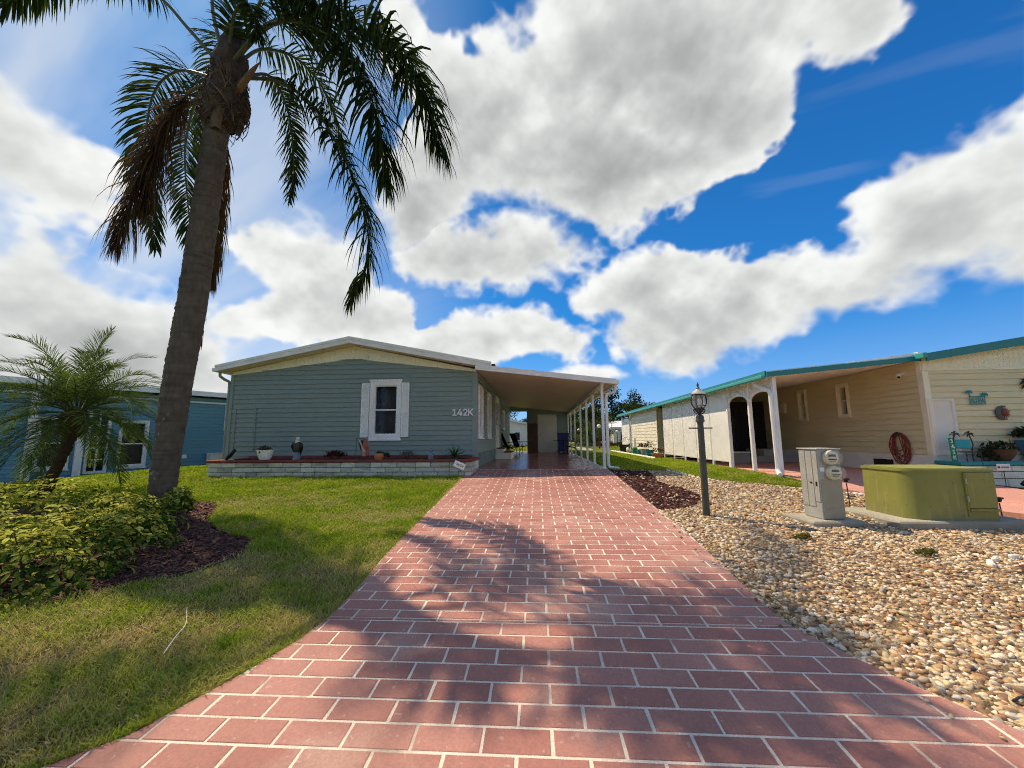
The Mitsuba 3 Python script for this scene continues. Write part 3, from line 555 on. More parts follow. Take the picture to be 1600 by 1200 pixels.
lt = obj('wall_light', cat(slab_uv(ML, sbox(-9.46, 2.12, -9.34, 2.20), .0, .04), xf(lathe([(0, -.04), (.04, -.03), (.05, .02), (.02, .05), (0, .055)], 12), loc(TX-.09, 9.40, 2.11))), 'white', G, smooth=40)
obj('lens', xf(trimesh.creation.icosphere(subdivisions=1, radius=.028), loc(TX-.11, 9.38, 2.075)), 'black', lt)
# carport roof of the tan house
KX0, KX1, KY0, KY1 = 4.90, 8.04, 8.90, 25.3
def kz(x): return 2.075+(2.36-2.075)*(x-KX0)/(KX1-KX0)
kr = obj('carport_roof', slab_uv(face_front(KY1), Polygon([(KX0, kz(KX0)+.05), (KX1, kz(KX1)+.05), (KX1, kz(KX1)+.12), (KX0, kz(KX0)+.12)]), 0, KY1-KY0-.03), 'roof_white', G)
y = KY0+.035
while y < KY1-.1:
    y1 = min(y+.6, KY1-.03)
    obj('ceiling_panel', slab_uv(face_front(y1-.006), Polygon([(KX0+.02, kz(KX0)+.02), (KX1, kz(KX1)+.02), (KX1, kz(KX1)+.048), (KX0+.02, kz(KX0)+.048)]), 0, y1-y-.012), 'off_white', kr); y = y1
obj('fascia', slab_uv(face_front(KY0), Polygon([(KX0-.02, kz(KX0)-.01), (KX1-.02, kz(KX1)-.01), (KX1-.02, kz(KX1)+.095), (KX0-.02, kz(KX0)+.095)]), -.025, .006), 'teal_metal', kr)
obj('roof_edge', box(KX0-.035, KX0-.008, KY0+.03, KY1, kz(KX0)+.045, kz(KX0)+.125), 'teal_metal', kr)
obj('gutter', cat(box(KX0-.11, KX0-.012, KY0+.03, KY1, kz(KX0)-.035, kz(KX0)+.04, .012)), 'teal_light', kr)
obj('cap_flashing', slab_uv(face_front(KY0+.05), Polygon([(6.6, kz(6.6)+.122), (KX1, kz(KX1)+.122), (KX1, kz(KX1)+.175), (6.6, kz(6.6)+.128)]), -.3, 0), 'white', kr)
gr = obj('roof', slab_uv(face_front(TB+.2), Polygon([(7.95, 2.40), (11.6, 2.97), (15.4, 2.42), (15.4, 2.47), (11.6, 3.04), (7.95, 2.47)]), 0, TB+.2-8.77), 'off_white', G)
obj('fascia', slab_uv(face_front(8.72), Polygon([(7.97, 2.315), (11.6, 2.875), (15.4, 2.36), (15.4, 2.52), (11.6, 3.05), (7.97, 2.475)]), -.03, .01), 'teal_metal', gr)
obj('fascia_end', box(7.90, 7.985, 8.70, 8.95, 2.38, 2.49, .008), 'teal_light', gr)
# posts, arches, lattice panels along the left side
LX = 5.10
MLL = face_left(LX)
posts = [9.08, 10.14, 11.27]
for i, py in enumerate(posts): obj('carport_post', box(LX-.04, LX+.04, py-.04, py+.04, .0, kz(LX)+.0, .006), 'white', G)
def arch_region(y0, y1, spring=1.60, rise=0.24):
    a = np.linspace(0, np.pi, 25); c, hw = (y0+y1)/2, (y1-y0)/2
    arch = Polygon([(-c+hw*np.cos(t), spring+rise*np.sin(t)**.8) for t in a]+[(-c-hw, 0), (-c+hw, 0)])
    return sbox(-y1, spring-.10, -y0, kz(LX)).difference(arch), arch
for y0, y1 in ((posts[0]+.045, posts[1]-.045), (posts[1]+.045, posts[2]-.045)):
    reg, arch = arch_region(y0, y1)
    edge = arch.boundary.buffer(.022).intersection(reg.buffer(.03)).intersection(sbox(-y1, 1.5, -y0, 2.1))
    obj('arch_trim', slab_uv(MLL, edge, -.018, .018), 'white', G)
    lines = [LineString([(-y1-3+k*.072, 0), (-y1-3+k*.072+4, 4)]) for k in range(120)]+[LineString([(-y1+4-k*.072, 0), (-y1-k*.072, 4)]) for k in range(-20, 100)]
    sl = shapely.union_all([l.intersection(reg.buffer(-.004)).buffer(.0095, cap_style=2) for l in lines]).intersection(reg)
    obj('lattice', slab_uv(MLL, sl, -.006, .006), 'white', G, kind='stuff', label='fine white diagonal lattice over the carport arches')
pe = [11.31, 12.46, 13.60, 14.75, 15.90, 17.05]
for a, b in zip(pe[:-1], pe[1:]):
    k = obj('lattice_panel', slab_uv(MLL, sbox(-b+.012, .13, -a-.012, kz(LX)-.0), -.01, .008), 'white', G)
    lines = [LineString([(-b-3+j*.10, 0), (-b-3+j*.10+4, 4)]) for j in range(90)]+[LineString([(-b+4-j*.10, 0), (-b-j*.10, 4)]) for j in range(-20, 70)]
    reg = sbox(-b+.03, .15, -a-.03, kz(LX)-.02)
    sl = shapely.union_all([l.intersection(reg).buffer(.032, cap_style=2) for l in lines]).intersection(reg)
    obj('lattice', slab_uv(MLL, sl, .009, .0135), 'white', k, kind='stuff', label='shallow lattice strips of the white screen panel')
    for yy in (a+.06, b-.06) if a < 12 else (b-.06,): obj('foot', box(LX-.025, LX+.025, yy-.03, yy+.03, -.02, .128), 'white', G)
    for yy in (b,):
        for vv in np.arange(.18, 1.95, .06):
            pass
obj('added_dark_panel', cat(box(LX+.06, TX-.03, 15.0, 15.04, .004, kz(LX)-.06), *[box(x_-.02, x_+.02, 14.975, 14.998, .004, kz(LX)-.07) for x_ in (5.6, 6.4, 7.2)]), 'black', G, label='black panel added across the rear of the tan carport to darken the arches')  # added black panel, makes the view through the arches dark
# storage room and rear screen
MR2 = face_left(LX-.0)
rw = obj('storage_room', cat(slab_uv(MLL, sbox(-22.75, 0, -17.9, kz(LX)-.0), -.1, 0), box(LX+.1, 8.0, 17.9, 18.0, 0, 2.05), box(LX+.1, 8.0, 22.65, 22.75, 0, 2.05)), 'white_siding', G, label='white sided storage room at the rear of the tan house')
boards(rw, MLL, sbox(-22.7, .03, -17.98, kz(LX)-.02), 0.15, 'white_siding', tilt=.014)
boards(rw, face_front(17.9), sbox(LX+.02, .03, LX+1.2, 2.02), 0.15, 'tan_siding')
obj('corner_trim', slab_uv(MLL, sbox(-17.98, .0, -17.86, kz(LX)-.0), .0, .026), 'white_siding', rw); obj('corner_trim', slab_uv(MLL, sbox(-22.8, 0, -22.68, kz(LX)), 0, .026), 'white_siding', rw)
obj('rear_panel', box(LX-.03, LX+.0, 22.95, 25.2, .02, 1.86, .01), 'white', G)
obj('rear_post', box(LX-.03, LX+.03, 25.2, 25.26, 0, 2.06), 'white', G)
obj('downspout', cat(tube([(4.93, 9.55, 2.05), (4.95, 9.55, 1.99), (5.0, 9.30, 1.86), (5.03, 9.14, 1.79), (5.03, 9.09, 1.70), (5.03, 9.07, .18), (5.02, 9.06, .09), (4.98, 8.95, .04), (4.93, 8.82, .02)], .046, 8)), 'white', G, smooth=40)
obj('downspout', cat(tube([(4.95, 22.2, 2.05), (4.97, 22.3, 1.98), (5.02, 22.78, 1.86), (5.02, 22.83, 1.76), (5.02, 22.83, .05)], .04, 8)), 'white', G, smooth=40)
obj('porch_steps', cat(box(6.6, 8.02, 13.2, 14.3, .01, .2, .01), box(6.95, 8.02, 13.2, 14.3, .202, .40, .01)), 'grey_step', G)
sp = thing('splash_block', 'pale splash block on the grass under the downspout of the tan house', 'splash block')
obj('block', xf(box(-.12, .12, -.35, .35, -.03, .035, .015), loc(4.86, 8.55, float(gz(0, 8.55)))@rotz(-.35)), 'concrete', sp)

# ------------------------------------------------------------------ the blue house on the left
Bh = thing('house', 'blue house with white window trim and pale roof beyond the lawn on the left', 'house')
BX = -12.0
PLACE = loc(-12.5, 14.7, 0)@rotz(-math.radians(28.6))@loc(12, -14.14, 0)
MB = face_right(BX)
bwin = [(9.88, 10.60, .0, 1.55), (11.66, 12.42, -.04, 1.50), (14.68, 15.30, 1.22, 2.14)]
fd = (10.93, 11.46, -.18, 1.75)
bz0 = -.42
bw = obj('wall', cat(slab_uv(MB, sbox(8.8, bz0-.1, 18.4, 2.40).difference(shapely.union_all([hole(*q, .07, .03) for q in bwin]+[sbox(fd[0]+.06, fd[2]+.08, fd[1]-.06, fd[3]-.06)])), -.12, 0), box(-19, BX-.123, 8.8, 8.92, -.5, 2.40), box(-19, BX-.123, 18.28, 18.4, -.3, 2.40), box(-19, -18.88, 8.93, 18.27, -.5, 2.40)), 'blue_siding', Bh)
boards(bw, MB, sbox(8.8, -.20, 18.3, 2.20).difference(shapely.union_all([outer(*q, k=.02) for q in bwin]+[sbox(*[fd[0], -1, fd[1], fd[3]])])), 0.125, 'blue_siding')
obj('skirting', cat(slab_uv(MB, sbox(8.8, bz0-.1, fd[0]-.01, -.205), 0, .02), slab_uv(MB, sbox(fd[1]+.01, bz0-.1, 18.3, -.205), 0, .02)), 'blue_siding', Bh)
for q in bwin: window(Bh, MB, *q, trim=.07, sash=.03)
dd = obj('french_door', cat(slab_uv(MB, ring(*[fd[0], fd[1], fd[2], fd[3]], .07), -.05, .045),), 'white', Bh)
a0, a1, b0, b1 = fd[0]+.07, fd[1]-.07, fd[2]+.07, fd[3]-.07
mun = [slab_uv(MB, sbox((a0+a1)/2-.016, b0, (a0+a1)/2+.016, b1), -.03, .02)]+[slab_uv(MB, sbox(a0, b0+(b1-b0)*t-.016, a1, b0+(b1-b0)*t+.016), -.03, .018) for t in (.2, .4, .6, .8)]
obj('glazing_bars', cat(mun), 'white', dd)
obj('pane', xf(TM([[a0, b0, -.01], [a1, b0, -.01], [a1, b1, -.01], [a0, b1, -.01]], [[0, 1, 2], [0, 2, 3]]), MB), 'window_glass', dd)
bro = obj('roof', cat(slab_uv(face_front(18.7), Polygon([(-11.62, 2.50), (-15.4, 2.86), (-19.3, 2.50), (-19.3, 2.57), (-15.4, 2.93), (-11.62, 2.57)]), 0, 10.3)), 'roof_white', Bh)
obj('fascia', box(-11.65, -11.60, 8.4, 18.7, 2.44, 2.62, .006), 'white', bro)
obj('header_beam', box(-11.975, -11.93, 8.8, 18.3, 2.20, 2.26, .006), 'white', Bh)
for cy in (9.76, 10.76):
    c = obj('column', cat(box(-11.88, -11.72, cy-.08, cy+.08, -.36, 2.42, .01), box(-11.92, -11.68, cy-.12, cy+.12, -.42, -.24, .01), box(-11.91, -11.69, cy-.11, cy+.11, 2.30, 2.43, .01)), 'white', Bh)
ub = thing('utility_box', 'low white utility box standing against the blue house', 'utility box')
obj('body', box(-11.92, -11.50, 14.16, 14.95, -.25, .32, .02), 'off_white', ub); obj('lid', box(-11.94, -11.47, 14.13, 14.98, .323, .35, .01), 'white', ub)
ol = thing('outlet_cover', 'small white outlet cover low on the blue siding', 'outlet')
obj('plate', slab_uv(MB, sbox(13.42, .18, 13.56, .31), .02, .045), 'white', ol)
PLACE = None

# ------------------------------------------------------------------ plants: helpers
def catmull(P, n):
    P = np.asarray(P, float); Q = np.vstack([2*P[0]-P[1], P, 2*P[-1]-P[-2]])
    t = np.linspace(0, len(P)-1-1e-9, n); i = t.astype(int); f = (t-i)[:, None]
    a, b, c, d = Q[i], Q[i+1], Q[i+2], Q[i+3]
    return 0.5*((2*b)+(-a+c)*f+(2*a-5*b+4*c-d)*f*f+(-a+3*b-3*c+d)*f**3)
def norm(v): return v/(np.linalg.norm(v, axis=-1, keepdims=True)+1e-12)
def frond(key, part, ctrl, n, L, W, droop, s0=0.15, r0=0.022, col=(0.03, 0.055, 0.018), col2=(0.05, 0.08, 0.022), rcol='frond_stalk', a0=65, a1=22, jit=0.18, leafmat='vc_leaf', rs=None, fold=0.25, seg=4, tiprag=0.0):
    rs = rs or rng
    P = catmull(ctrl, 160); sl_ = np.concatenate([[0], np.cumsum(np.linalg.norm(np.diff(P, axis=0), axis=1))]); P = np.stack([np.interp(np.linspace(0, sl_[-1], 48), sl_, P[:, k]) for k in range(3)], 1); rad = np.linspace(r0, r0*0.12, 48)
    stalk = tube(P, rad, 6)
    s = np.repeat(np.linspace(s0, 0.995, n), 2)+rs.normal(0, 0.25/n, 2*n); s = np.clip(s, 0.02, 0.999)
    side = np.tile([1.0, -1.0], n)
    fi = s*47; i = np.minimum(fi.astype(int), 46); f = (fi-i)[:, None]
    pos = P[i]*(1-f)+P[i+1]*f; tan = norm(P[i+1]-P[i])
    up = np.array([0, 0, 1.0]); bn = np.cross(tan, up); flat = np.linalg.norm(bn, axis=1) < 0.25
    ref = norm(np.cross(norm(P[-1]-P[0]), up)+1e-6); bn[flat] = ref
    bn = norm(bn); nr = norm(np.cross(bn, tan))
    u = (s-s0)/(1-s0); al = np.radians(a0+(a1-a0)*u+rs.normal(0, 5, 2*n))
    lift = rs.normal(fold, jit, 2*n)
    d = norm(tan*np.cos(al)[:, None]+bn*(side*np.sin(al))[:, None]+nr*lift[:, None])
    ln = L*(0.45+0.55*np.sin(np.pi*np.clip(0.15+0.75*u, 0, 1)))*rs.uniform(0.8, 1.12, 2*n)*(1-0.45*np.clip(u-0.75, 0, 1)/0.25)
    st = [pos]; dd = d.copy()
    for k in range(seg):
        st.append(st[-1]+dd*(ln/seg)[:, None]); dd = norm(dd+np.array([0, 0, -1.0])*(droop*rs.uniform(0.6, 1.4, 2*n))[:, None]/seg*(k+1)*0.8)
    wd = norm(np.cross(d, nr)+rs.normal(0, 0.25, (2*n, 3)))
    prof = np.array([0.45, 1.0, 0.95, 0.7, 0.04])[:seg+1] if seg == 4 else np.interp(np.linspace(0, 1, seg+1), [0, .3, .7, 1], [.5, 1, .8, .04])
    V = np.stack([np.stack([st[k]+wd*(W*prof[k]/2), st[k]-wd*(W*prof[k]/2)], 1) for k in range(seg+1)], 1)     # n2, seg+1, 2, 3
    nv = 2*(seg+1); base = np.arange(2*n)[:, None]*nv
    F = []
    for k in range(seg): F += [base+[2*k, 2*k+1, 2*k+3], base+[2*k, 2*k+3, 2*k+2]]
    F = np.concatenate(F, 0)
    mixv = rs.random(2*n)[:, None]*np.ones(3)
    c = np.array(col)*(1-mixv)+np.array(col2)*mixv; c = np.repeat(c, nv, 0)*rs.uniform(0.85, 1.15, (2*n*nv, 1))
    fk = obj(part, stalk, rcol, key, smooth=60)
    obj('leaflets', TM(V.reshape(-1, 3), F), leafmat, fk, kind='stuff', label='narrow leaflets of the palm frond', color=c)
    return fk
mat('frond_stalk', (0.075, 0.085, 0.028), 0.5); mat('dead_stalk', (0.16, 0.095, 0.045), 0.8)
def leaf_tri_cloud(cent, size, nrm_bias, cols, rs, asp=0.55):
    """one small leaf (a bent quad) per centre"""
    n = len(cent); a = norm(rs.normal(0, 1, (n, 3))+nrm_bias); t = norm(np.cross(a, rs.normal(0, 1, (n, 3)))); b = np.cross(a, t)
    sz = np.broadcast_to(size, (n,))[:, None]*rs.uniform(0.7, 1.3, (n, 1))
    v = np.stack([cent-t*sz*.5, cent+b*sz*asp*.5+a*sz*.06, cent+t*sz*.5-a*sz*.08, cent-b*sz*asp*.5+a*sz*.06], 1).reshape(-1, 3)
    k = np.arange(n)[:, None]*4
    return TM(v, np.concatenate([k+[0, 1, 2], k+[0, 2, 3]])), np.repeat(cols, 4, 0)

def plant_cloud(key, part, n, c, r, size, cols, seed, up=0.5, kind='stuff', label=None, leafmat='vc_leaf'):
    rs = np.random.default_rng(seed); d = norm(rs.normal(0, 1, (n, 3))); d[:, 2] = np.abs(d[:, 2])*1.0-.15; p = np.array(c)+d*np.array(r)*rs.uniform(.45, 1.05, (n, 1))
    cols = np.array(cols); m, C = leaf_tri_cloud(p, size, np.array([0, 0, up]), cols[rs.integers(len(cols), size=n)]*rs.uniform(.7, 1.25, (n, 1)), rs)
    return obj(part, m, leafmat, key, kind=kind, color=C, label=label)
# ------------------------------------------------------------------ the tall palm
PT = thing('palm_tree', 'tall leaning palm with grey ringed trunk and drooping fronds in front of the sage house', 'palm tree')
tp = catmull([(-6.05, 6.3, -0.42), (-6.03, 6.3, -0.1), (-5.95, 6.3, 1.74), (-5.85, 6.3, 2.83), (-5.79, 6.3, 3.97), (-5.74, 6.3, 5.28), (-5.67, 6.3, 6.75)], 420)
hz = tp[:, 2]; rr = np.interp(hz, [-.4, -.1, .5, 1.7, 2.8, 4, 5.3, 6.2, 6.8], [.20, .178, .185, .205, .213, .207, .196, .19, .185])
ph = np.cumsum(np.interp(hz, [-.4, 7], [1.0, 1.0]))*0.0+hz*2*np.pi/0.085+np.sin(hz*7.0)*1.1+np.sin(hz*2.3)*2
rr = rr*(1+0.020*np.abs(np.sin(ph/2))**0.6-0.012)
tr = tube(tp, rr, 40); v = np.asarray(tr.vertices); axis = np.repeat(tp, 40, 0); o = norm(v[:len(axis)]-axis)
tn = meshkit.fbm(v[:len(axis)]*[7, 7, 14], 4, 5)-.5; tn2 = meshkit.fbm(v[:len(axis)]*[25, 25, 60], 2, 6)-.5
v[:len(axis)] += o*(tn*0.035+tn2*0.016)[:, None]
obj('trunk', TM(v, tr.faces), 'palm_bark', PT, smooth=True)
# leaf bases and fibre below the crown
core = lathe(catmull([(0.02, 6.40), (.19, 6.41), (.29, 6.52), (.34, 6.76), (.32, 7.05), (.25, 7.4), (.21, 7.8), (.17, 8.2), (.09, 8.5), (0.01, 8.55)], 60), 56)
q = np.asarray(core.vertices); q = q*[1, 1, 1]; q[:, :2] *= (1+0.75*(meshkit.fbm(q*[5, 5, 2.6], 4, 8)-.5))[:, None]; q += [-5.60, 6.3, 0.02]; q[:, 0] += (q[:, 2]-6.3)*.03
cc = np.repeat([[.06, .042, .028]], len(q), 0)*(0.55+1.1*meshkit.fbm(q*[9, 9, 4], 3, 4))[:, None]
q += norm(q-np.array([-5.6, 6.3, 7.2]))*((meshkit.fbm(q*[22, 22, 9], 3, 18)-.5)*.09)[:, None]
obj('boot_core', TM(q, core.faces), 'vc_matte', PT, smooth=True, color=cc, label='fibrous brown mass of old leaf bases under the crown')
for k in range(64):
    a = k*2.399+rng.normal(0, .25); z0 = 6.42+k*0.020+rng.normal(0, .03); r = .27+rng.normal(0, .03)-max(0, (z0-7.0))*.06
    rad = np.array([math.cos(a), math.sin(a), 0]); c0 = np.array([-5.585, 6.3, z0])
    hgt = rng.uniform(.22, .60); outw = rng.uniform(.0, .14); w = rng.uniform(.055, .115)
    tdir = np.array([-math.sin(a), math.cos(a), 0]); pts, n = [], 7
    for i in range(n):
        t = i/(n-1); cpt = c0+rad*(r*(1-.25*t)+outw*t*t+.05*math.sin(t*3.1))+np.array([0, 0, (t-.35)*hgt]); ww = w*(1-t)**.7*(.7+.6*math.sin(min(t*4, 1.57)))+.012
        for j in range(5):
            s = (j-2)/2; pts.append(cpt+tdir*ww*s-rad*(abs(s)**2)*.055+rng.normal(0, .006, 3))
    f = [];
    for i in range(n-1):
        for j in range(4): a_ = i*5+j; f += [(a_, a_+1, a_+6), (a_, a_+6, a_+5)]
    base = np.array([[.085, .058, .036], [.055, .038, .025], [.12, .09, .06], [.075, .046, .026]])[k % 4]
    colr = base*(0.6+.8*meshkit.fbm(np.array(pts)*[14, 14, 5], 3, k))[:, None]
    obj('leaf_base', TM(pts, f), 'vc_matte', PT, color=colr, smooth=True)
fbs, fcs = [], []
for k in range(420):
    a = rng.uniform(0, 6.28); z0 = rng.uniform(6.40, 7.5); r = .33+rng.normal(0, .03)-max(0, z0-6.9)*.16; tw_ = rng.normal(0, .5); hh = rng.uniform(.08, .35)
    ps = [(-5.59+(r+.05*math.sin(t*3.1+k))*math.cos(a+tw_*t), 6.3+(r+.05*math.sin(t*3.1+k))*math.sin(a+tw_*t), z0+(t-.5)*hh) for t in np.linspace(0, 1, 5)]
    fm = tube(ps, np.array([.006, .009, .008, .006, .002])*rng.uniform(.6, 1.5), 4, False); fbs.append(fm); fcs.append(np.repeat([np.array([[.11, .075, .045], [.06, .04, .025], [.16, .12, .08], [.03, .02, .015]])[k % 4]*rng.uniform(.6, 1.2)], len(fm.vertices), 0))
obj('fibres', cat(fbs), 'vc_matte', PT, kind='stuff', label='ragged brown fibres between the old leaf bases', color=np.vstack(fcs))
sp_ = catmull([(-5.32, 6.22, 6.95), (-5.15, 6.15, 7.10), (-4.95, 6.10, 7.30), (-4.78, 6.05, 7.42)], 14)
sm = tube(sp_, [.02, .04, .055, .06, .06, .058, .055, .05, .045, .038, .03, .022, .012, .004], 10); obj('spathe', sm, 'dead_stalk', PT, smooth=True)
G1, G2 = (0.020, 0.036, 0.012), (0.042, 0.066, 0.020)
FR = [
 ([(-5.45, 6.2, 7.6), (-4.65, 5.95, 8.0), (-3.75, 5.75, 7.75), (-2.95, 5.6, 6.95), (-2.42, 5.5, 5.8), (-2.2, 5.5, 4.6)], 120, 1.1, .038, 1.2, .22),
 ([(-5.5, 6.3, 7.7), (-4.85, 6.1, 8.05), (-4.41, 6.0, 8.12), (-3.3, 5.7, 7.74), (-2.22, 5.5, 6.9), (-1.61, 5.4, 5.82), (-1.36, 5.4, 5.0)], 150, 1.20, .040, 1.2, .22),
 ([(-5.45, 6.4, 7.5), (-4.9, 6.8, 7.73), (-4.2, 7.0, 7.16), (-3.4, 7.1, 5.56), (-3.15, 7.1, 4.24), (-3.45, 7.1, 3.37)], 140, .92, .034, 1.0, .14),
 ([(-5.4, 6.4, 7.5), (-5.3, 7.0, 8.1), (-5.15, 7.4, 7.67), (-5.0, 7.5, 6.5), (-5.05, 7.5, 5.7)], 80, .48, .030, .4, .22),
 ([(-5.8, 6.3, 7.4), (-7.1, 6.8, 8.15), (-7.9, 7.1, 7.9), (-8.1, 7.3, 6.5), (-7.75, 7.4, 4.7)], 95, .66, .032, .6, .15),
 ([(-5.8, 6.4, 7.3), (-7.0, 7.2, 7.9), (-7.55, 7.6, 7.1), (-7.5, 7.8, 5.7), (-7.25, 7.8, 4.6)], 85, .60, .030, .6, .15),
 ([(-5.85, 6.3, 7.8), (-6.41, 6.2, 8.45), (-6.81, 6.1, 8.91), (-7.75, 6.0, 9.75), (-8.73, 5.9, 9.65), (-9.75, 5.9, 8.75)], 95, .80, .034, .9, .33),
 ([(-5.75, 6.3, 8.0), (-6.1, 6.4, 9.0), (-6.5, 6.7, 10.4), (-7.2, 7.3, 11.8), (-7.9, 8.2, 12.0)], 95, .75, .034, .7, .25),
 ([(-5.55, 6.3, 8.1), (-5.75, 6.35, 9.3), (-5.85, 6.2, 10.8), (-5.6, 5.6, 12.1), (-5.2, 4.8, 12.4)], 95, .8, .034, .8, .22),
 ([(-5.35, 6.3, 8.0), (-4.9, 6.1, 8.75), (-4.3, 5.8, 9.2), (-3.3, 5.3, 9.0), (-2.4, 4.9, 8.0)], 100, .85, .036, .95, .2),
 ([(-5.4, 6.3, 8.1), (-5.0, 6.8, 9.2), (-4.3, 7.6, 10.2), (-3.3, 8.6, 10.4), (-2.4, 9.4, 9.4)], 95, .8, .034, .8, .2),
 ([(-5.6, 6.2, 8.1), (-5.7, 5.6, 9.0), (-5.6, 4.8, 9.7), (-5.3, 3.7, 9.7), (-5.0, 2.9, 8.9)], 100, .82, .034, .9, .2),
 ([(-5.5, 6.25, 7.9), (-5.15, 5.8, 8.4), (-4.75, 5.2, 8.75), (-4.2, 4.3, 8.5), (-3.8, 3.7, 7.9)], 100, .8, .034, .9, .2),
 ([(-5.5, 6.35, 7.7), (-5.25, 6.7, 8.4), (-4.8, 7.2, 8.6), (-4.35, 7.6, 8.0), (-4.1, 7.8, 6.9)], 90, .7, .034, .8, .2),
 ([(-5.55, 6.3, 7.6), (-5.38, 6.05, 8.1), (-5.1, 5.85, 8.35), (-4.75, 5.7, 8.1), (-4.55, 5.65, 7.4)], 80, .62, .032, .8, .22),
 ([(-5.6, 6.3, 7.9), (-5.5, 6.6, 9.2), (-5.2, 7.4, 10.3), (-4.9, 8.6, 10.8), (-4.7, 9.6, 10.2)], 90, .75, .034, .8, .25),
 ([(-5.7, 6.35, 7.9), (-6.3, 6.9, 9.0), (-7.1, 7.7, 9.6), (-8.1, 8.6, 9.3), (-8.8, 9.2, 8.3)], 90, .75, .034, .8, .25),
]
for fi, (ctrl, n, L, W, dr_, s0) in enumerate(FR):
    if fi in (8, 11, 12, 15): continue
    frond(PT, 'frond', ctrl, int(n*(1.6 if fi < 7 else (.55 if fi in (7, 9) else .95))), L*(1.15 if fi < 7 else .95), W*1.08, dr_*1.25, s0=s0, fold=.05, jit=.28, r0=.036, col=G1, col2=G2)
DB1, DB2 = (0.10, 0.064, 0.036), (0.17, 0.115, 0.065)
k = frond(PT, 'dead_frond', [(-5.8, 6.25, 7.1), (-6.12, 6.05, 6.6), (-6.38, 5.85, 5.7), (-6.52, 5.75, 4.7), (-6.66, 5.7, 3.9)], 260, 1.05, .022, 2.2, s0=.12, r0=.03, col=DB1, col2=DB2, rcol='dead_stalk', a0=30, a1=12, fold=0, jit=.3)
tag(k, label='brown dead frond hanging left of the trunk')
k = frond(PT, 'dead_frond', [(-5.8, 6.2, 7.2), (-6.05, 6.05, 6.9), (-6.22, 5.9, 6.1), (-6.30, 5.8, 5.2), (-6.38, 5.8, 4.6)], 220, 1.0, .022, 2.2, s0=.15, r0=.028, col=DB1, col2=DB2, rcol='dead_stalk', a0=32, a1=12, fold=0, jit=.35)
k = frond(PT, 'dead_frond', [(-5.75, 6.4, 6.9), (-6.0, 6.75, 6.5), (-6.12, 6.9, 5.6), (-6.1, 6.9, 4.6), (-6.0, 6.85, 3.7)], 190, .85, .020, 2.2, s0=.12, r0=.03, col=(0.09, .05, .022), col2=(.15, .09, .04), rcol='dead_stalk', a0=30, a1=12, fold=0, jit=.3)
k = frond(PT, 'dead_frond', [(-5.85, 6.75, 7.0), (-6.23, 6.9, 5.6), (-6.30, 6.9, 4.6), (-6.33, 6.9, 3.6), (-6.14, 6.9, 2.6)], 60, .5, .016, 2.4, s0=.55, r0=.03, col=(0.06, .04, .03), col2=(.14, .09, .07), rcol='dead_stalk', a0=25, a1=8, fold=0, jit=.25)

# ------------------------------------------------------------------ the small date palm at the left
DP = thing('date_palm', 'small feathery date palm with a leaning dark trunk in front of the blue house', 'palm tree')
dpp = catmull([(-9.75, 7.6, -.25), (-9.5, 7.5, .05), (-9.22, 7.4, .5), (-9.08, 7.4, .95), (-9.02, 7.4, 1.45)], 120)
rr = np.interp(dpp[:, 2], [-.3, .1, .6, .9, 1.0, 1.25, 1.5], [.12, .095, .09, .10, .20, .24, .10])*(1+.05*np.sin(dpp[:, 2]*90))
tm = tube(dpp, rr, 22); q = np.asarray(tm.vertices); q += (meshkit.fbm(q*9, 3, 3)[:, None]-.5)*.06
obj('trunk', TM(q, tm.faces), 'dark_bark', DP, smooth=True)
r2 = np.random.default_rng(21)
for k in range(56):
    a = k*2.399963+r2.normal(0, .15); el = np.interp(k, [0, 8, 20, 38, 55], [1.35, 1.05, .70, .15, -.65])+r2.normal(0, .08); Lf = r2.uniform(1.4, 1.9)
    h = np.array([math.cos(a), math.sin(a), 0]); c0 = np.array([-9.02, 7.4, 1.38]); pts = [c0+h*.05]
    dirv = h*math.cos(el)+np.array([0, 0, math.sin(el)])
    for i in range(5):
        pts.append(pts[-1]+dirv*Lf/5); dirv = norm(dirv+np.array([0, 0, -1])*(.20+.10*i)*r2.uniform(.8, 1.2))
    frond(DP, 'frond', pts, 68, .36, .0135, .55, s0=.16, r0=.012, col=(0.05, .095, .022), col2=(.15, .21, .045), a0=58, a1=25, fold=.30, jit=.12, rs=r2, seg=3)

# ------------------------------------------------------------------ variegated bush
VB = thing('bush', 'wide variegated bush with yellow and green leaf rosettes at the left under the palm', 'bush')
MOUNDS = [(-5.30, 4.05, 1.28, .95, .42), (-5.25, 4.95, .66, .65, .28), (-6.9, 5.0, 1.5, 1.2, .60), (-5.95, 5.55, .50, .5, .34), (-8.6, 5.1, 1.4, 1.3, .64), (-5.82, 6.30, .24, .25, .30), (-6.7, 4.2, 1.2, .9, .52), (-4.80, 3.50, .95, .62, .42), (-6.0, 3.3, 1.3, .75, .50)]
TRUNK_GAP = np.array([-6.03, 6.3])
r3 = np.random.default_rng(33)
def mound_top(x, y):
    z = np.full(np.shape(x), -9.0)
    for cx, cy, rx, ry, h in MOUNDS:
        q = 1-((x-cx)/rx)**2-((y-cy)/ry)**2; z = np.maximum(z, np.where(q > 0, gz(x, y)-.0+h*np.sqrt(np.clip(q, 0, 1)), -9))
    return z
ros = []
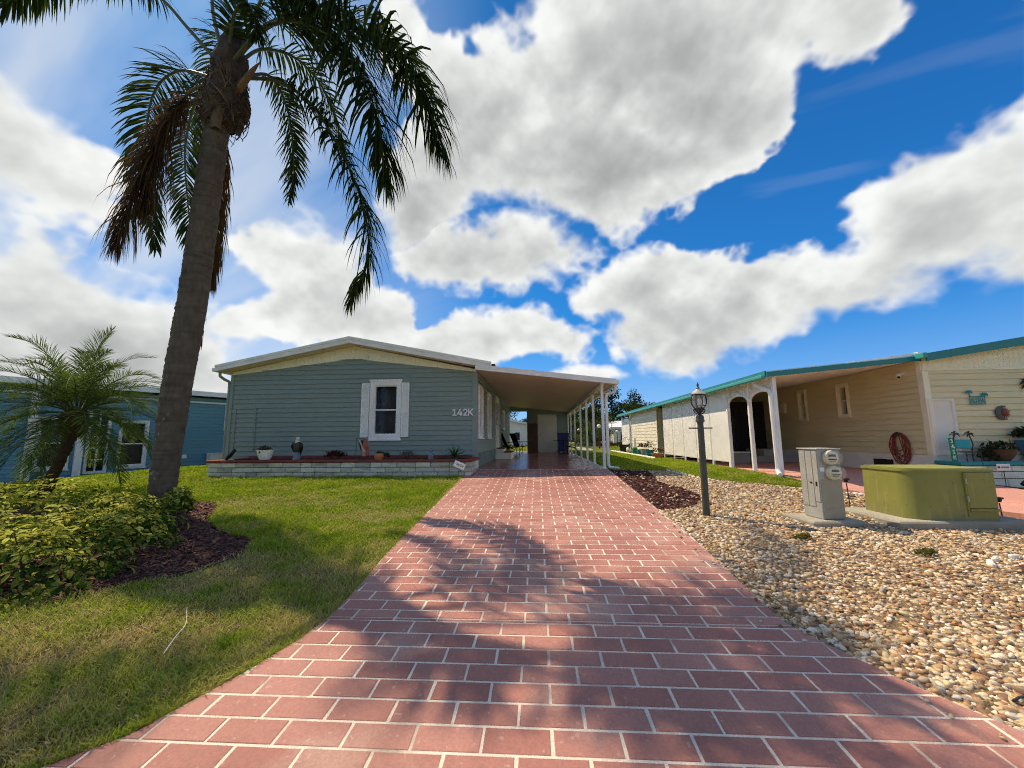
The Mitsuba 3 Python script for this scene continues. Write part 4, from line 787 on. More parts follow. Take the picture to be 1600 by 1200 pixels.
while len(ros) < 2300:
    cx, cy, rx, ry, h = MOUNDS[r3.integers(len(MOUNDS))]
    d = norm(r3.normal(0, 1, 3)); d[2] = abs(d[2])*1.0
    if d[1] > .5 and r3.random() < .6: continue
    s = r3.uniform(.84, 1.10) if r3.random() < .72 else r3.uniform(.5, .84)
    p = np.array([cx+rx*d[0]*s, cy+ry*d[1]*s, 0]); p[2] = float(gz(p[0], p[1]))+.05+h*d[2]*s+r3.normal(0, .02)
    if meshkit.noise(p*3.3, 3) < .33 or mound_top(p[0], p[1]) > p[2]+.22 or math.hypot(p[0]+6.03, p[1]-6.3) < .30: continue
    ros.append((p, norm(d*np.array([1/rx, 1/ry, 1/h])*.6+np.array([0, 0, .40])+r3.normal(0, .28, 3)), d[2]))
def rosette(p, ax, top, rs):
    nl = rs.integers(5, 10); t = norm(np.cross(ax, rs.normal(0, 1, 3))); b = np.cross(ax, t); V, F, C = [], [], []
    yel = np.clip(rs.normal(.80, .2) if rs.random() < .10+.55*top**2 else rs.normal(.08, .10), 0, 1); scale = rs.uniform(.6, 1.25)
    for k in range(nl):
        a = 2*np.pi*k/nl+rs.normal(0, .12); r = t*math.cos(a)+b*math.sin(a); w = np.cross(ax, r); L = .074*scale*rs.uniform(.75, 1.2); W = L*.40; drp = rs.uniform(.25, .85); n0 = len(V)
        m = rs.random()
        g = np.array([.018, .050, .010])*(1-m)+np.array([.045, .105, .016])*m
        yy = np.array([.82, .80, .15])*rs.uniform(.75, 1.15)
        ye = np.clip(yel+rs.normal(0, .25), 0, 1)
        for s_, wf in ((0.10, .12), (.38, .85), (.70, 1.0), (1.0, .06)):
            c = p+r*(.02+L*s_)+ax*(.035*s_-drp*L*s_*s_)
            for j in (-1, 0, 1):
                V.append(c+w*W*.5*wf*j+ax*(abs(j)*.006)); C.append(g*(1-ye*(.95 if j else .7))+yy*ye*(.95 if j else .7))
        for i in range(3):
            for j in range(2): q = n0+i*3+j; F += [(q, q+1, q+4), (q, q+4, q+3)]
    return TM(V, F), np.array(C)
built = [(p, *rosette(p, ax, top, r3)) for p, ax, top in ros]
built.sort(key=lambda q: (q[0]-EYE)@(q[0]-EYE) if q[0][0]/q[0][1] > -1.4 else 99)
for p, m, c in built[:300]: obj('leaf_rosette', m, 'vc_gloss_leaf', VB, color=c)
obj('foliage', cat([m for p, m, c in built[300:]]), 'vc_gloss_leaf', VB, kind='stuff', label='leaf rosettes deeper in the bush', color=np.vstack([c for p, m, c in built[300:]]))
stems = []
for k in range(60):
    p = ros[r3.integers(len(ros))][0]; b = p*[1, 1, 0]+[r3.normal(0, .12), r3.normal(0, .12), 0]; b[2] = float(gz(b[0], b[1])); stems.append(tube(catmull([b, (b+p)/2+r3.normal(0, .05, 3), p], 8), np.linspace(.011, .005, 8), 5))
obj('stems', cat(stems), 'dark_bark', VB, kind='stuff', label='thin bare stems inside the bush')

# ------------------------------------------------------------------ grass, gravel, mulch chips
def blades(name, label, poly, n, dens, hfun, seed, dry=0.0, litter=None):
    rs = np.random.default_rng(seed); x0, y0, x1, y1 = poly.bounds; out = []
    got = 0
    while got < n:
        m = 400000; x = rs.uniform(x0, x1, m); y = rs.uniform(y0, y1, m); dd = np.hypot(x, y)
        keep = rs.random(m) < np.minimum(1, (dens/dd)**1.7); x, y = x[keep], y[keep]
        pn = meshkit.fbm(np.column_stack([x*1.3, y*1.3, x*0]), 4, seed)
        keep = (rs.random(len(x)) < np.clip(.45+2.2*(pn-.30), .12, 1)) & shapely.contains_xy(poly, x, y)
        out.append(np.column_stack([x[keep], y[keep]])); got += keep.sum()
    p = np.vstack(out)[:n]; x, y = p.T; d = np.hypot(x, y)
    pn = meshkit.fbm(np.column_stack([x*1.3, y*1.3, x*0]), 4, seed); pf = meshkit.fbm(np.column_stack([x*4, y*4, x*0+3]), 3, seed+1)
    h = hfun(x, y)*rs.uniform(.45, 1.25, n)*(0.6+.8*pn); w = np.maximum(.0045, d*.00115)*rs.uniform(.6, 1.7, n)
    a = rs.uniform(0, 2*np.pi, n); lean = rs.uniform(.15, 1.1, n)*h; az = rs.uniform(0, 2*np.pi, n)
    tx, ty = np.cos(a), np.sin(a); lx, ly = np.cos(az)*lean, np.sin(az)*lean; z = gz(x, y)
    V = np.stack([np.stack([x-tx*w/2, y-ty*w/2, z], 1), np.stack([x+tx*w/2, y+ty*w/2, z], 1), np.stack([x-tx*w*.42+lx*.4, y-ty*w*.42+ly*.4, z+h*.6], 1), np.stack([x+tx*w*.42+lx*.4, y+ty*w*.42+ly*.4, z+h*.6], 1), np.stack([x+lx, y+ly, z+h*rs.uniform(.7, 1, n)], 1)], 1)
    k = np.arange(n)[:, None]*5; F = np.concatenate([k+[0, 1, 3], k+[0, 3, 2], k+[2, 3, 4]])
    dryness = np.clip((dry(x, y) if callable(dry) else dry)+(.48-pn)*1.6+(pf-.5)*1.2+rs.normal(0, .22, n), 0, 1)[:, None]
    gr = np.array([.20, .33, .022])*(1-pf[:, None])+np.array([.46, .54, .042])*pf[:, None]
    c = gr*(1-dryness)+np.array([.58, .46, .22])*dryness; c *= rs.uniform(.75, 1.25, (n, 1))
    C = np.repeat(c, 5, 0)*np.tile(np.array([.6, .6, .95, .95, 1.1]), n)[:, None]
    obj(name, TM(V.reshape(-1, 3), F), 'vc_leaf', label=label, cat='grass', kind='stuff', color=C)
DRIVE_BUF = DW.buffer(.028)
lawnL = Polygon([(-14.5, 1.0), (-1.4, 1.0), (-1.4, 9.79), (-8.3, 9.79), (-8.3, 11.2), (-8.9, 11.2), (-8.9, 20), (-9.8, 20), (-12.42, 14.7), (-15.1, 9.8)]).difference(DRIVE_BUF).difference(MULCH_L.buffer(-.03)).difference(sbox(-8.3, 9.78, -1.5, 11.2))
def dryL(x, y): return np.clip(1.0-(y-2.0)*.24, .0, .85)*np.clip(1.25-np.abs(x+3.0)/2.4, .3, 1)+.30*np.exp(-((x+4.6)/.9)**2-((y-6.4)/.7)**2)-.06
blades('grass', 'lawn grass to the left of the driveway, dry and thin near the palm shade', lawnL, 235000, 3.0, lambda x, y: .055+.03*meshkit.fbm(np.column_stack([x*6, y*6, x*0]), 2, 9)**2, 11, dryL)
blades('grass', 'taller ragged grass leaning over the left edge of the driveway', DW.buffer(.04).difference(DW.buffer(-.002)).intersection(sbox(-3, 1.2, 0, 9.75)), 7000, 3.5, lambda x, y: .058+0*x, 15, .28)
LAWN_R = shapely.union_all([Polygon([(1.86, 10.95), (3.27, 10.65), (3.61, 9.37), (4.1, 8.55), (4.68, 7.9), (5.15, 7.85), (5.15, 8.95), (5.05, 9.0), (5.05, 25.5), (3.4, 27), (1.86, 27)])]).difference(MULCH_R)
blades('grass', 'strip of lawn between the carport and the white lattice', LAWN_R, 60000, 6.5, lambda x, y: .055+0*x, 12, -.05)
blades('grass', 'rough grass behind the houses', shapely.union_all([sbox(-13, 28, 14, 60)]).difference(sbox(2.2, 26, 3.9, 38)), 30000, 28, lambda x, y: .10+0*x, 13, .25)
blades('grass', 'strip of dry grass in front of the planter of the tan house', Polygon([(8.02, 8.2), (8.35, 7.4), (12, 7.4), (12, 8.2)]), 9000, 9, lambda x, y: .04+0*x, 14, .5)
# pebbles
def pebbles(name, label, poly, n, dens, seed, sub, rmin, rmax, ylo, yhi, lift=0.0, pal=None):
    rs = np.random.default_rng(seed); s = trimesh.creation.icosphere(subdivisions=sub); sv, sf = np.asarray(s.vertices), np.asarray(s.faces)
    var = [sv*(1+.38*(meshkit.fbm(sv*1.3+k*5, 2, k)-.5)*2)[:, None] for k in range(14)]
    x0, y0, x1, y1 = poly.bounds; y0, y1 = max(y0, ylo), min(y1, yhi); P = []
    got = 0
    while got < n:
        x, y = rs.uniform(x0, x1, 60000), rs.uniform(y0, y1, 60000); keep = (rs.random(60000) < np.minimum(1, (dens/np.hypot(x, y))**1.2)) & shapely.contains_xy(poly, x, y)
        P.append(np.column_stack([x[keep], y[keep]])); got += keep.sum()
    P = np.vstack(P)[:n]; x, y = P.T
    r = rs.uniform(rmin, rmax, n)*np.exp(rs.normal(0, .18, n)); V = np.array(var)[rs.integers(14, size=n)]
    sc = np.column_stack([r*rs.uniform(1.0, 1.45, n), r*rs.uniform(.75, 1.05, n), r*rs.uniform(.45, .75, n)]); V = V*sc[:, None]
    tl = rs.normal(0, .28, n); V = np.stack([V[..., 0]*np.cos(tl)[:, None]-V[..., 2]*np.sin(tl)[:, None], V[..., 1], V[..., 0]*np.sin(tl)[:, None]+V[..., 2]*np.cos(tl)[:, None]], -1)
    a = rs.uniform(0, 2*np.pi, n); c_, s_ = np.cos(a)[:, None], np.sin(a)[:, None]
    V = np.stack([V[..., 0]*c_-V[..., 1]*s_+x[:, None], V[..., 0]*s_+V[..., 1]*c_+y[:, None], V[..., 2]+(gz(x, y)+sc[:, 2]*rs.uniform(.25, 1.15, n)+lift)[:, None]], -1)
    F = (sf[None]+(np.arange(n)*len(sv))[:, None, None]).reshape(-1, 3)
    pal = np.array(pal or [[.56, .45, .26], [.50, .36, .18], [.38, .25, .12], [.26, .145, .075], [.66, .58, .43], [.36, .18, .08], [.32, .27, .21], [.52, .42, .27], [.58, .46, .26], [.45, .29, .14], [.70, .63, .50], [.22, .15, .10]])
    c = pal[rs.integers(len(pal), size=n)]*rs.uniform(.75, 1.15, (n, 1)); C = np.repeat(c, len(sv), 0)
    obj(name, TM(V.reshape(-1, 3), F), 'vc_stone', label=label, cat='gravel', kind='stuff', smooth=True, color=C)
GP = GRAVEL.difference(MULCH_R.buffer(.02)).difference(DW.buffer(.006)).intersection(Polygon([(0, 1.0), (1.9, 1.0), (10.2, 6.4), (12, 12), (0, 12)])).difference(sbox(4.5, 5.5, 5.9, 6.5))
pebbles('gravel', 'near part of the river gravel beside the driveway', GP.intersection(sbox(1, .5, 9, 3.05)), 7000, 4.0, 41, 1, .009, .020, .5, 3.05)
pebbles('gravel', 'middle part of the river gravel between the driveway and the green transformer', GP.intersection(sbox(1, 3.0, 9, 5.2)), 15500, 7.0, 44, 0, .010, .0215, 3.0, 5.2)
pebbles('gravel', 'far part of the river gravel around the lamp post and the meter pedestal', GP.intersection(sbox(1, 5.15, 9, 11)), 17500, 8.0, 42, 0, .012, .024, 5.15, 11)
pebbles('gravel', 'stray pebbles kicked onto the right edge of the driveway', DW.difference(DW.buffer(-.16)).intersection(sbox(1, 1.6, 3, 9)), 70, 6, 45, 0, .006, .014, 1.6, 9, .03)
pebbles('gravel', 'loose white stones in the mulch at the carport corner', MULCH_R, 130, 8, 43, 0, .015, .026, 5, 11, .03)
def chips(name, label, polys, n, seed, zf, lmin=.02, lmax=.06, pal=None, dens=4.0):
    rs = np.random.default_rng(seed); poly = polys; x0, y0, x1, y1 = poly.bounds; P = []; got = 0
    while got < n:
        x, y = rs.uniform(x0, x1, 40000), rs.uniform(y0, y1, 40000); keep = (rs.random(40000) < np.minimum(1, (dens/np.hypot(x, y))**1.3)) & shapely.contains_xy(poly, x, y); P.append(np.column_stack([x[keep], y[keep]])); got += keep.sum()
    P = np.vstack(P)[:n]; L = rs.uniform(lmin, lmax, n); W = L*rs.uniform(.25, .6, n)
    bxm = box(-.5, .5, -.5, .5, -.5, .5); V = np.asarray(bxm.vertices)[None]*np.stack([L, W, rs.uniform(.003, .009, n)], 1)[:, None]
    tl, a, t2 = rs.normal(0, .35, n), rs.uniform(0, 6.28, n), rs.normal(0, .35, n)
    V = np.stack([V[..., 0]*np.cos(tl)[:, None]-V[..., 2]*np.sin(tl)[:, None], V[..., 1], V[..., 0]*np.sin(tl)[:, None]+V[..., 2]*np.cos(tl)[:, None]], -1)
    V = np.stack([V[..., 0], V[..., 1]*np.cos(t2)[:, None]-V[..., 2]*np.sin(t2)[:, None], V[..., 1]*np.sin(t2)[:, None]+V[..., 2]*np.cos(t2)[:, None]], -1)
    c_, s_ = np.cos(a)[:, None], np.sin(a)[:, None]
    V = np.stack([V[..., 0]*c_-V[..., 1]*s_+P[:, :1], V[..., 0]*s_+V[..., 1]*c_+P[:, 1:], V[..., 2]+(zf(P[:, 0], P[:, 1])+rs.uniform(.004, .028, n))[:, None]], -1)
    F = (np.asarray(bxm.faces)[None]+(np.arange(n)*8)[:, None, None]).reshape(-1, 3)
    pal = np.array(pal or [[.075, .022, .018], [.11, .035, .026], [.05, .018, .015], [.16, .065, .045], [.09, .035, .03]])
    obj(name, TM(V.reshape(-1, 3), F), 'vc_matte', label=label, cat='mulch', kind='stuff', color=np.repeat(pal[rs.integers(len(pal), size=n)]*rs.uniform(.7, 1.3, (n, 1)), 8, 0))
chips('mulch', 'dark red bark mulch beside the driveway at the carport corner', MULCH_R, 6500, 51, gz, dens=8)
chips('mulch', 'red-brown bark mulch under the variegated bush', MULCH_L.intersection(sbox(-6.6, 2, 0, 7.2)), 7500, 52, gz, pal=[[.075, .028, .022], [.11, .048, .036], [.045, .018, .015], [.19, .10, .07], [.085, .04, .03]])
chips('mulch', 'dark mulch filling the long planter', sbox(PX0+.17, PY+.17, PX1-.17, FY-.15), 3000, 53, lambda x, y: .272+0*x, dens=12)
chips('fallen_leaves', 'dry leaf litter and clippings on the shaded lawn', Polygon([(-5.5, 1.5), (-1.7, 1.8), (-1.75, 3.6), (-2.6, 4.4), (-3.2, 3.7), (-3.8, 2.9), (-5.5, 2.6)]).difference(DW.buffer(.03)), 3600, 54, lambda x, y: gz(x, y)+.010, .006, .024, [[.34, .23, .13], [.22, .14, .08], [.42, .32, .20], [.13, .08, .05], [.28, .18, .09]], dens=2.6)
ed = thing('lawn_edging', 'thin grey plastic edging curving between the mulch bed and the lawn', 'edging')
ep = np.array([(-3.36, 4.86), (-3.26, 4.55), (-3.22, 4.2), (-3.29, 3.98), (-3.42, 3.74), (-3.52, 3.58), (-3.62, 3.46)]); ep = catmull(np.column_stack([ep, gz(ep[:, 0], ep[:, 1])+.02]), 40)
obj('strip', tube(ep, .007, 6), 'dark_metal', ed)
tw = thing('twig', 'long thin pale dry stalk lying on the lawn left of the driveway', 'twig')
obj('stalk', tube(catmull([(-2.31, 2.54, float(gz(0, 2.54))+.04), (-2.38, 2.70, float(gz(0, 2.7))+.06), (-2.46, 2.86, float(gz(0, 2.86))+.055), (-2.66, 3.09, float(gz(0, 3.09))+.06)], 20), np.linspace(.0035, .0015, 20), 5), 'off_white', tw)

# ------------------------------------------------------------------ lamp post
LP = thing('lamp_post', 'dark bronze lamp post with a caged glass lantern and a cross bar in the gravel', 'lamp post')
lx, ly = 2.37, 6.14; lz = float(gz(lx, ly))-.03
ML_ = loc(lx, ly, 0)@rotz(.1)
obj('post', xf(lathe([(0, lz-.1), (.052, lz-.1), (.050, lz+.02), (.046, .2), (.043, .92), (.043, 1.055), (.0, 1.055)], 20), ML_), 'bronze_green', LP, smooth=40)
obj('collar', xf(lathe([(.043, 1.02), (.060, 1.025), (.060, 1.06), (.052, 1.075), (.058, 1.09), (.050, 1.115), (.028, 1.13), (.0, 1.13)], 20), ML_), 'bronze_green', LP, smooth=30)
obj('ladder_bar', xf(tube([(-.175, 0, .935), (.175, 0, .935)], .0095, 8), ML_), 'dark_metal', LP, smooth=40)
obj('lantern_base', xf(lathe([(0, 1.128), (.02, 1.13), (.022, 1.15), (.05, 1.175), (.062, 1.20), (.066, 1.225), (.06, 1.235), (0, 1.235)], 24), ML_), 'dark_metal', LP, smooth=40)
sc_ = [xf(tube(catmull([(.022, 0, 1.14), (.06, 0, 1.155), (.088, 0, 1.19), (.075, 0, 1.215), (.064, 0, 1.20)], 14), .006, 6), ML_@rotz(k*np.pi/3)) for k in range(6)]
obj('scrolls', cat(sc_), 'dark_metal', LP, smooth=40)
cg = [xf(tube(catmull([(.062, 0, 1.225), (.098, 0, 1.27), (.112, 0, 1.33), (.104, 0, 1.39), (.080, 0, 1.43)], 14), .0062, 6), ML_@rotz(k*np.pi/4)) for k in range(8)]
cg += [xf(tube([(.094*math.cos(t), .094*math.sin(t), 1.262) for t in np.linspace(0, 2*np.pi, 33)], .005, 6, False), ML_), xf(tube([(.084*math.cos(t), .084*math.sin(t), 1.428) for t in np.linspace(0, 2*np.pi, 33)], .006, 6, False), ML_)]
obj('cage', cat(cg), 'dark_metal', LP, smooth=40)
obj('globe', xf(lathe([(.052, 1.236), (.082, 1.27), (.096, 1.33), (.090, 1.385), (.072, 1.428)], 28), ML_), 'lamp_glass', LP, smooth=True)
bk = [xf(tube([(.028*math.cos(t), .028*math.sin(t), 1.236), (.028*math.cos(t), .028*math.sin(t), 1.30)], .008, 8), ML_) for t in (0, 2.1, 4.2)]
obj('candle_sleeve', cat(bk), 'globe_white', LP)
obj('bulb', cat([xf(lathe([(0, 1.30), (.010, 1.305), (.015, 1.325), (.009, 1.35), (0, 1.372)], 10), ML_@loc(.028*math.cos(t), .028*math.sin(t), 0)) for t in (0, 2.1, 4.2)]), 'globe_white', LP, smooth=True)
obj('cap', xf(lathe([(.108, 1.425), (.112, 1.437), (.095, 1.447), (.075, 1.47), (.045, 1.492), (.036, 1.51), (.030, 1.512), (0, 1.512)], 28), ML_), 'gunmetal', LP, smooth=30)
obj('finial', xf(lathe([(.020, 1.512), (.026, 1.525), (.012, 1.54), (.010, 1.555), (.019, 1.568), (.013, 1.585), (.006, 1.60), (0, 1.625)], 14), ML_), 'dark_metal', LP, smooth=50)

# ------------------------------------------------------------------ meter pedestal and transformer
MP = thing('meter_pedestal', 'grey metal utility pedestal with two round glass electric meters', 'electric meter')
mx, my = 3.65, 5.66; mz = -.262
MM = loc(mx, my, mz)@rotz(.10)
W_, D_, H_ = .30, .33, .89
obj('cabinet', cat(xf(box(0, W_, 0, D_, .004, H_, .006), MM)), 'gunmetal', MP)
obj('lid', xf(box(-.018, W_+.012, -.018, D_+.02, H_+.002, H_+.018, .004), MM), 'gunmetal', MP)
obj('side_panel', xf(box(-.008, -.001, .012, .095, .22, H_-.02, .002), MM), 'gunmetal', MP)
obj('side_panel', xf(box(-.008, -.001, .103, .21, .15, H_-.02, .002), MM), 'gunmetal', MP); obj('side_panel', xf(box(-.008, -.001, .218, .322, .15, H_-.02, .002), MM), 'gunmetal', MP)
obj('front_panel', xf(box(.012, W_-.012, -.008, -.001, .155, .505, .002), MM), 'cabinet_door', MP, label='weathered tan lower front panel'); obj('front_panel', xf(box(.012, W_-.012, -.008, -.001, .012, .145, .002), MM), 'cabinet_door', MP)
obj('front_panel', xf(box(.07, W_-.008, -.010, -.001, .515, .685, .003), MM), 'cabinet_door', MP); obj('front_panel', xf(box(.055, W_-.01, -.010, -.001, .695, .87, .003), MM), 'cabinet_door', MP)
obj('latch', xf(box(-.016, -.002, .04, .062, .42, .475, .003), MM), 'black', MP); obj('latch', xf(box(-.018, -.002, .125, .16, .45, .468, .003), MM), 'dark_metal', MP); 
obj('tag', xf(box(.015, .07, -.006, -.001, .61, .66), MM), 'white', MP)
for k, (xx, zz) in enumerate(((.150, .790), (.172, .595))):
    Mm = MM@loc(xx, -.010, zz)@rotx(math.pi/2)
    em = obj('meter', xf(lathe([(.092, 0), (.094, .02), (.088, .028), (.086, .05), (.0, .052)], 32), Mm), 'meter_ring', MP, smooth=30)
    obj('dial', xf(cat(box(-.048, .048, .012, .04, .0535, .056), box(-.055, .055, -.03, -.018, .0535, .056), box(-.04, .04, -.05, -.044, .0535, .056)), Mm), 'black', em)
    obj('glass_cover', xf(lathe([(.083, .04), (.082, .11), (.076, .128), (.06, .136), (0, .139)], 32), Mm), 'lamp_glass', em, smooth=30)
pd = thing('concrete_pad', 'small weathered concrete pad under the grey meter pedestal', 'concrete pad')
obj('pad', xf(box(-.22, .46, -.12, .50, -.11, .0, .02), MM), 'concrete', pd)
TX_ = thing('transformer', 'olive green pad-mounted electrical transformer box', 'transformer')
def rounded_foot(x0, x1, y0, y1, r):
    a = np.linspace(np.pi, 1.5*np.pi, 10); pts = [(x0+r+r*math.cos(t), y0+r+r*math.sin(t)) for t in a]+[(x1-.02, y0), (x1, y0+.02), (x1, y1), (x0, y1)]
    return Polygon(pts)
body = ext(rounded_foot(4.69, 5.70, 5.58, 6.35, .22), .60); q = np.asarray(body.vertices); top = q[:, 2] > .3
ctr = np.array([5.19, 5.97]); q[top, :2] = ctr+(q[top, :2]-ctr)*[.985, .985]
obj('body', mv(TM(q, body.faces), z=-.245), 'transformer_green', TX_, smooth=25)
lid = rounded_foot(4.69, 5.70, 5.58, 6.35, .22).buffer(.008); obj('lid', cat(mv(ext(lid, .030), z=.345), mv(ext(lid.buffer(-.03), .012), z=.3755)), 'transformer_green', TX_, smooth=25)
obj('door', cat(box(5.34, 5.675, 5.560, 5.582, -.10, .338, .006)), 'transformer_green', TX_, label='hinged door panel at the right of the green transformer')
obj('hinge', box(5.325, 5.337, 5.565, 5.581, -.2, .33), 'transformer_green', TX_)
obj('lip', box(5.34, 5.69, 5.545, 5.582, -.135, -.105, .004), 'transformer_green', TX_)
pd2 = thing('concrete_pad', 'large concrete pad under the green transformer', 'concrete pad')
obj('pad', xf(box(-.78, .86, -.50, .60, -.13, 0, .02), loc(5.20, 5.97, -.247)), 'concrete', pd2)
for (wx, wy_, lab) in ((3.02, 5.05, 'small green weed growing through the gravel in front of the meter pedestal'), (3.9, 4.55, 'second small weed in the gravel, nearer the driveway than the ring')):
    w_ = thing('weed', lab, 'weed'); plant_cloud(w_, 'leaves', 60, (wx, wy_, float(gz(wx, wy_))+.03), (.10, .09, .06), .05, [[.10, .12, .03], [.16, .15, .05]], 95, label='thin leaves of the weed')
for hz_ in (-.02, .20): obj('hinge_knuckle', tube([(5.331, 5.556, hz_), (5.331, 5.556, hz_+.07)], .009, 8), 'gunmetal', TX_)
# solar path lights
for k, (sx, sy, hh, lab) in enumerate(((4.74, 6.72, .42, 'thin black solar path light leaning behind the meter pedestal'), (6.05, 5.9, .30, 'small black solar path light at the right of the green transformer'))):
    s = thing('solar_light', lab, 'path light'); z = float(gz(sx, sy))
    obj('stake', tube([(sx, sy, z-.05), (sx-.02, sy, z+hh-.06)], .008, 6), 'dark_metal', s); obj('head', xf(lathe([(0, -.05), (.022, -.048), (.03, -.01), (.048, -.005), (.045, .012), (0, .02)], 14), loc(sx-.02, sy, z+hh)), 'black', s)
    if k == 0: obj('panel', xf(box(-.01, .08, -.03, .03, -.006, .006), loc(sx, sy, z+.17)@roty(.1)), 'black', s)
# ring of scalloped edging at the right
rg = thing('edging_ring', 'ring of pale scalloped edging stones in the gravel at the right', 'edging')
gx, gy = 4.78, 4.08
for k in range(28):
    if k in (2, 5, 6, 9, 13, 14, 15, 20, 23): continue
    a = 2*np.pi*k/28+rng.normal(0, .02); b = box(-.05, .05, -.022, .022, -.06, rng.uniform(.012, .030), .012); obj('stone', xf(b, loc(gx+.64*math.cos(a), gy+.42*math.sin(a), float(gz(gx, gy+.42*math.sin(a)))+.02)@rotz(a+np.pi/2)@rotx(rng.normal(0, .15))), 'off_white', rg)
obj('soil', xf(xf(lathe([(.62, -.03), (.4, .014), (0, .02)], 24), np.diag([1, .64, 1, 1])), loc(gx, gy, float(gz(gx, gy))+.022)), 'bed_soil', rg)
sk_ = thing('stick', 'short dark stick lying on the gravel near the right corner', 'stick')
obj('stick', tube(catmull([(2.33, 2.36, float(gz(0, 2.36))+.03), (2.40, 2.385, float(gz(0, 2.39))+.036), (2.52, 2.40, float(gz(0, 2.39))+.03)], 10), np.linspace(.007, .004, 10), 6), 'black', sk_)

# ------------------------------------------------------------------ things in and around the long planter
t_ = thing('flower_pot', 'white bowl planter with red flowers at the left end of the long planter', 'flower pot')
obj('bowl', mv(lathe([(0, 0), (.115, 0), (.15, .06), (.185, .17), (.198, .235), (.205, .24), (.198, .248), (.185, .24), (.175, .19), (0, .19)], 28), -6.90, 10.0, .318), 'white', t_, smooth=40)
plant_cloud(t_, 'leaves', 130, (-6.9, 10.0, .53), (.20, .2, .16), .06, [[.03, .07, .02], [.05, .10, .03]], 61, label='green leaves in the white bowl')
plant_cloud(t_, 'flowers', 70, (-6.94, 9.97, .56), (.25, .2, .14), .045, [[.34, .02, .03], [.42, .04, .05], [.20, .01, .02]], 62, label='small red flowers in the white bowl')
# eagle statue
es = thing('eagle_statue', 'white-headed eagle statue perched upright on the long planter', 'statue')
ex, ey, ez = -6.10, 10.05, .317
bd = lathe([(0, .16), (.055, .17), (.085, .24), (.10, .32), (.092, .40), (.06, .445), (0, .45)], 20); q = np.asarray(bd.vertices)*[1, .8, 1]; q[:, 0] += (q[:, 2]-.3)*.06
obj('body', mv(TM(q, bd.faces), ex, ey, ez), 'dark_metal', es, smooth=True)
for s in (-1, 1):
    wv = catmull([(s*.075, -.03, .42), (s*.105, -.01, .33), (s*.085, .03, .22), (s*.05, .06, .10)], 12); wg = tube(wv, [.03, .045, .05, .052, .05, .046, .042, .036, .03, .022, .014, .005], 8); q = np.asarray(wg.vertices); obj('wing', mv(wg, ex, ey, ez), 'black', es, smooth=True)
hd = xf(trimesh.creation.icosphere(subdivisions=2, radius=.048), np.diag([.9, 1.05, 1.15, 1])); nk = lathe([(.062, .42), (.06, .45), (.045, .485), (.03, .52)], 16)
obj('head', mv(cat(mv(hd, 0.01, -.01, .52), nk), ex, ey, ez), 'white_statue', es, smooth=True)
obj('beak', mv(tube(catmull([(.035, -.035, .52), (.065, -.06, .52), (.072, -.066, .50)], 6), [.016, .014, .011, .009, .006, .002], 8), ex, ey, ez), 'meter_ring', es)
obj('tail', xf(box(-.045, .045, .0, .03, -.12, .10, .01), loc(ex-.01, ey+.05, ez+.14)@rotx(-.2)), 'white_statue', es)
obj('perch', mv(cat(TM(*(lambda m: (np.asarray(m.vertices)*(1+.25*(meshkit.fbm(np.asarray(m.vertices)*12, 2, 5)-.5))[:, None], m.faces))(lathe([(0, 0), (.10, 0), (.085, .06), (.07, .12), (.075, .18), (0, .2)], 16)))), ex, ey, ez), 'grey_statue', es, smooth=40)
def shrub(name, label, x, y, z, r, h, cols, n, size, seed, stems=6):
    k = thing(name, label, 'plant'); rs = np.random.default_rng(seed)
    obj('stems', kind='stuff', label='thin stems of the plant', bsdf='dark_bark', parent=k, mesh=cat([tube(catmull([(x, y, z-.02), (x+rs.normal(0, r*.3), y+rs.normal(0, r*.3), z+h*.5), (x+rs.normal(0, r*.6), y+rs.normal(0, r*.5), z+h*.9)], 6), np.linspace(.010, .003, 6), 5) for _ in range(stems)]))
    plant_cloud(k, 'leaves', n, (x, y, z+h*.42), (r, r*.85, h*.62), size, cols, seed, label='leaves of the plant'); return k
shrub('shrub', 'low rounded dark red shrub in the middle of the long planter', -5.32, 10.5, .285, .30, .26, [[.10, .02, .025], [.06, .015, .02], [.13, .035, .03], [.05, .05, .02]], 420, .055, 63)
shrub('plant', 'small dark leafy plant behind the terracotta pot in the planter', -3.98, 10.45, .285, .17, .22, [[.03, .035, .025], [.05, .06, .03]], 120, .05, 64)
shrub('plant', 'sparse twiggy plant between the terracotta pot and the dark figurine', -3.35, 10.4, .285, .24, .25, [[.05, .055, .035], [.09, .07, .04], [.12, .12, .09]], 130, .045, 65)
tpz = thing('terracotta_pot', 'squat terracotta pot standing on the red planter cap below the window', 'flower pot')
obj('pot', mv(lathe([(0, 0), (.085, 0), (.115, .07), (.112, .125), (.10, .15), (.088, .15), (.09, .10), (0, .10)], 20), -3.93, 9.93, .318), 'terracotta', tpz, smooth=40)
plant_cloud(tpz, 'leaves', 40, (-3.93, 9.93, .47), (.08, .08, .06), .05, [[.04, .05, .03]], 66, label='small leaves in the terracotta pot')
fg = thing('garden_flag', 'small coral, white and black garden flag on a dark metal stand', 'flag')
fx, fy = -4.66, 10.25
obj('pole', tube(catmull([(fx, fy, .25), (fx, fy, .80), (fx+.01, fy, .835), (fx+.05, fy-.01, .84), (fx+.33, fy-.05, .80)], 24), .0065, 6), 'dark_metal', fg)
nu, nv = 25, 31; U, Vv = np.meshgrid(np.linspace(0, 1, nu), np.linspace(0, 1, nv), indexing='ij')
pz = np.stack([fx+.04+.27*U+.10*Vv*(1-.2*U), fy-.02-.05*U+.03*np.sin(U*7+Vv*3), .815-.03*U-.40*Vv-.02*np.sin(U*5)], -1).reshape(-1, 3)
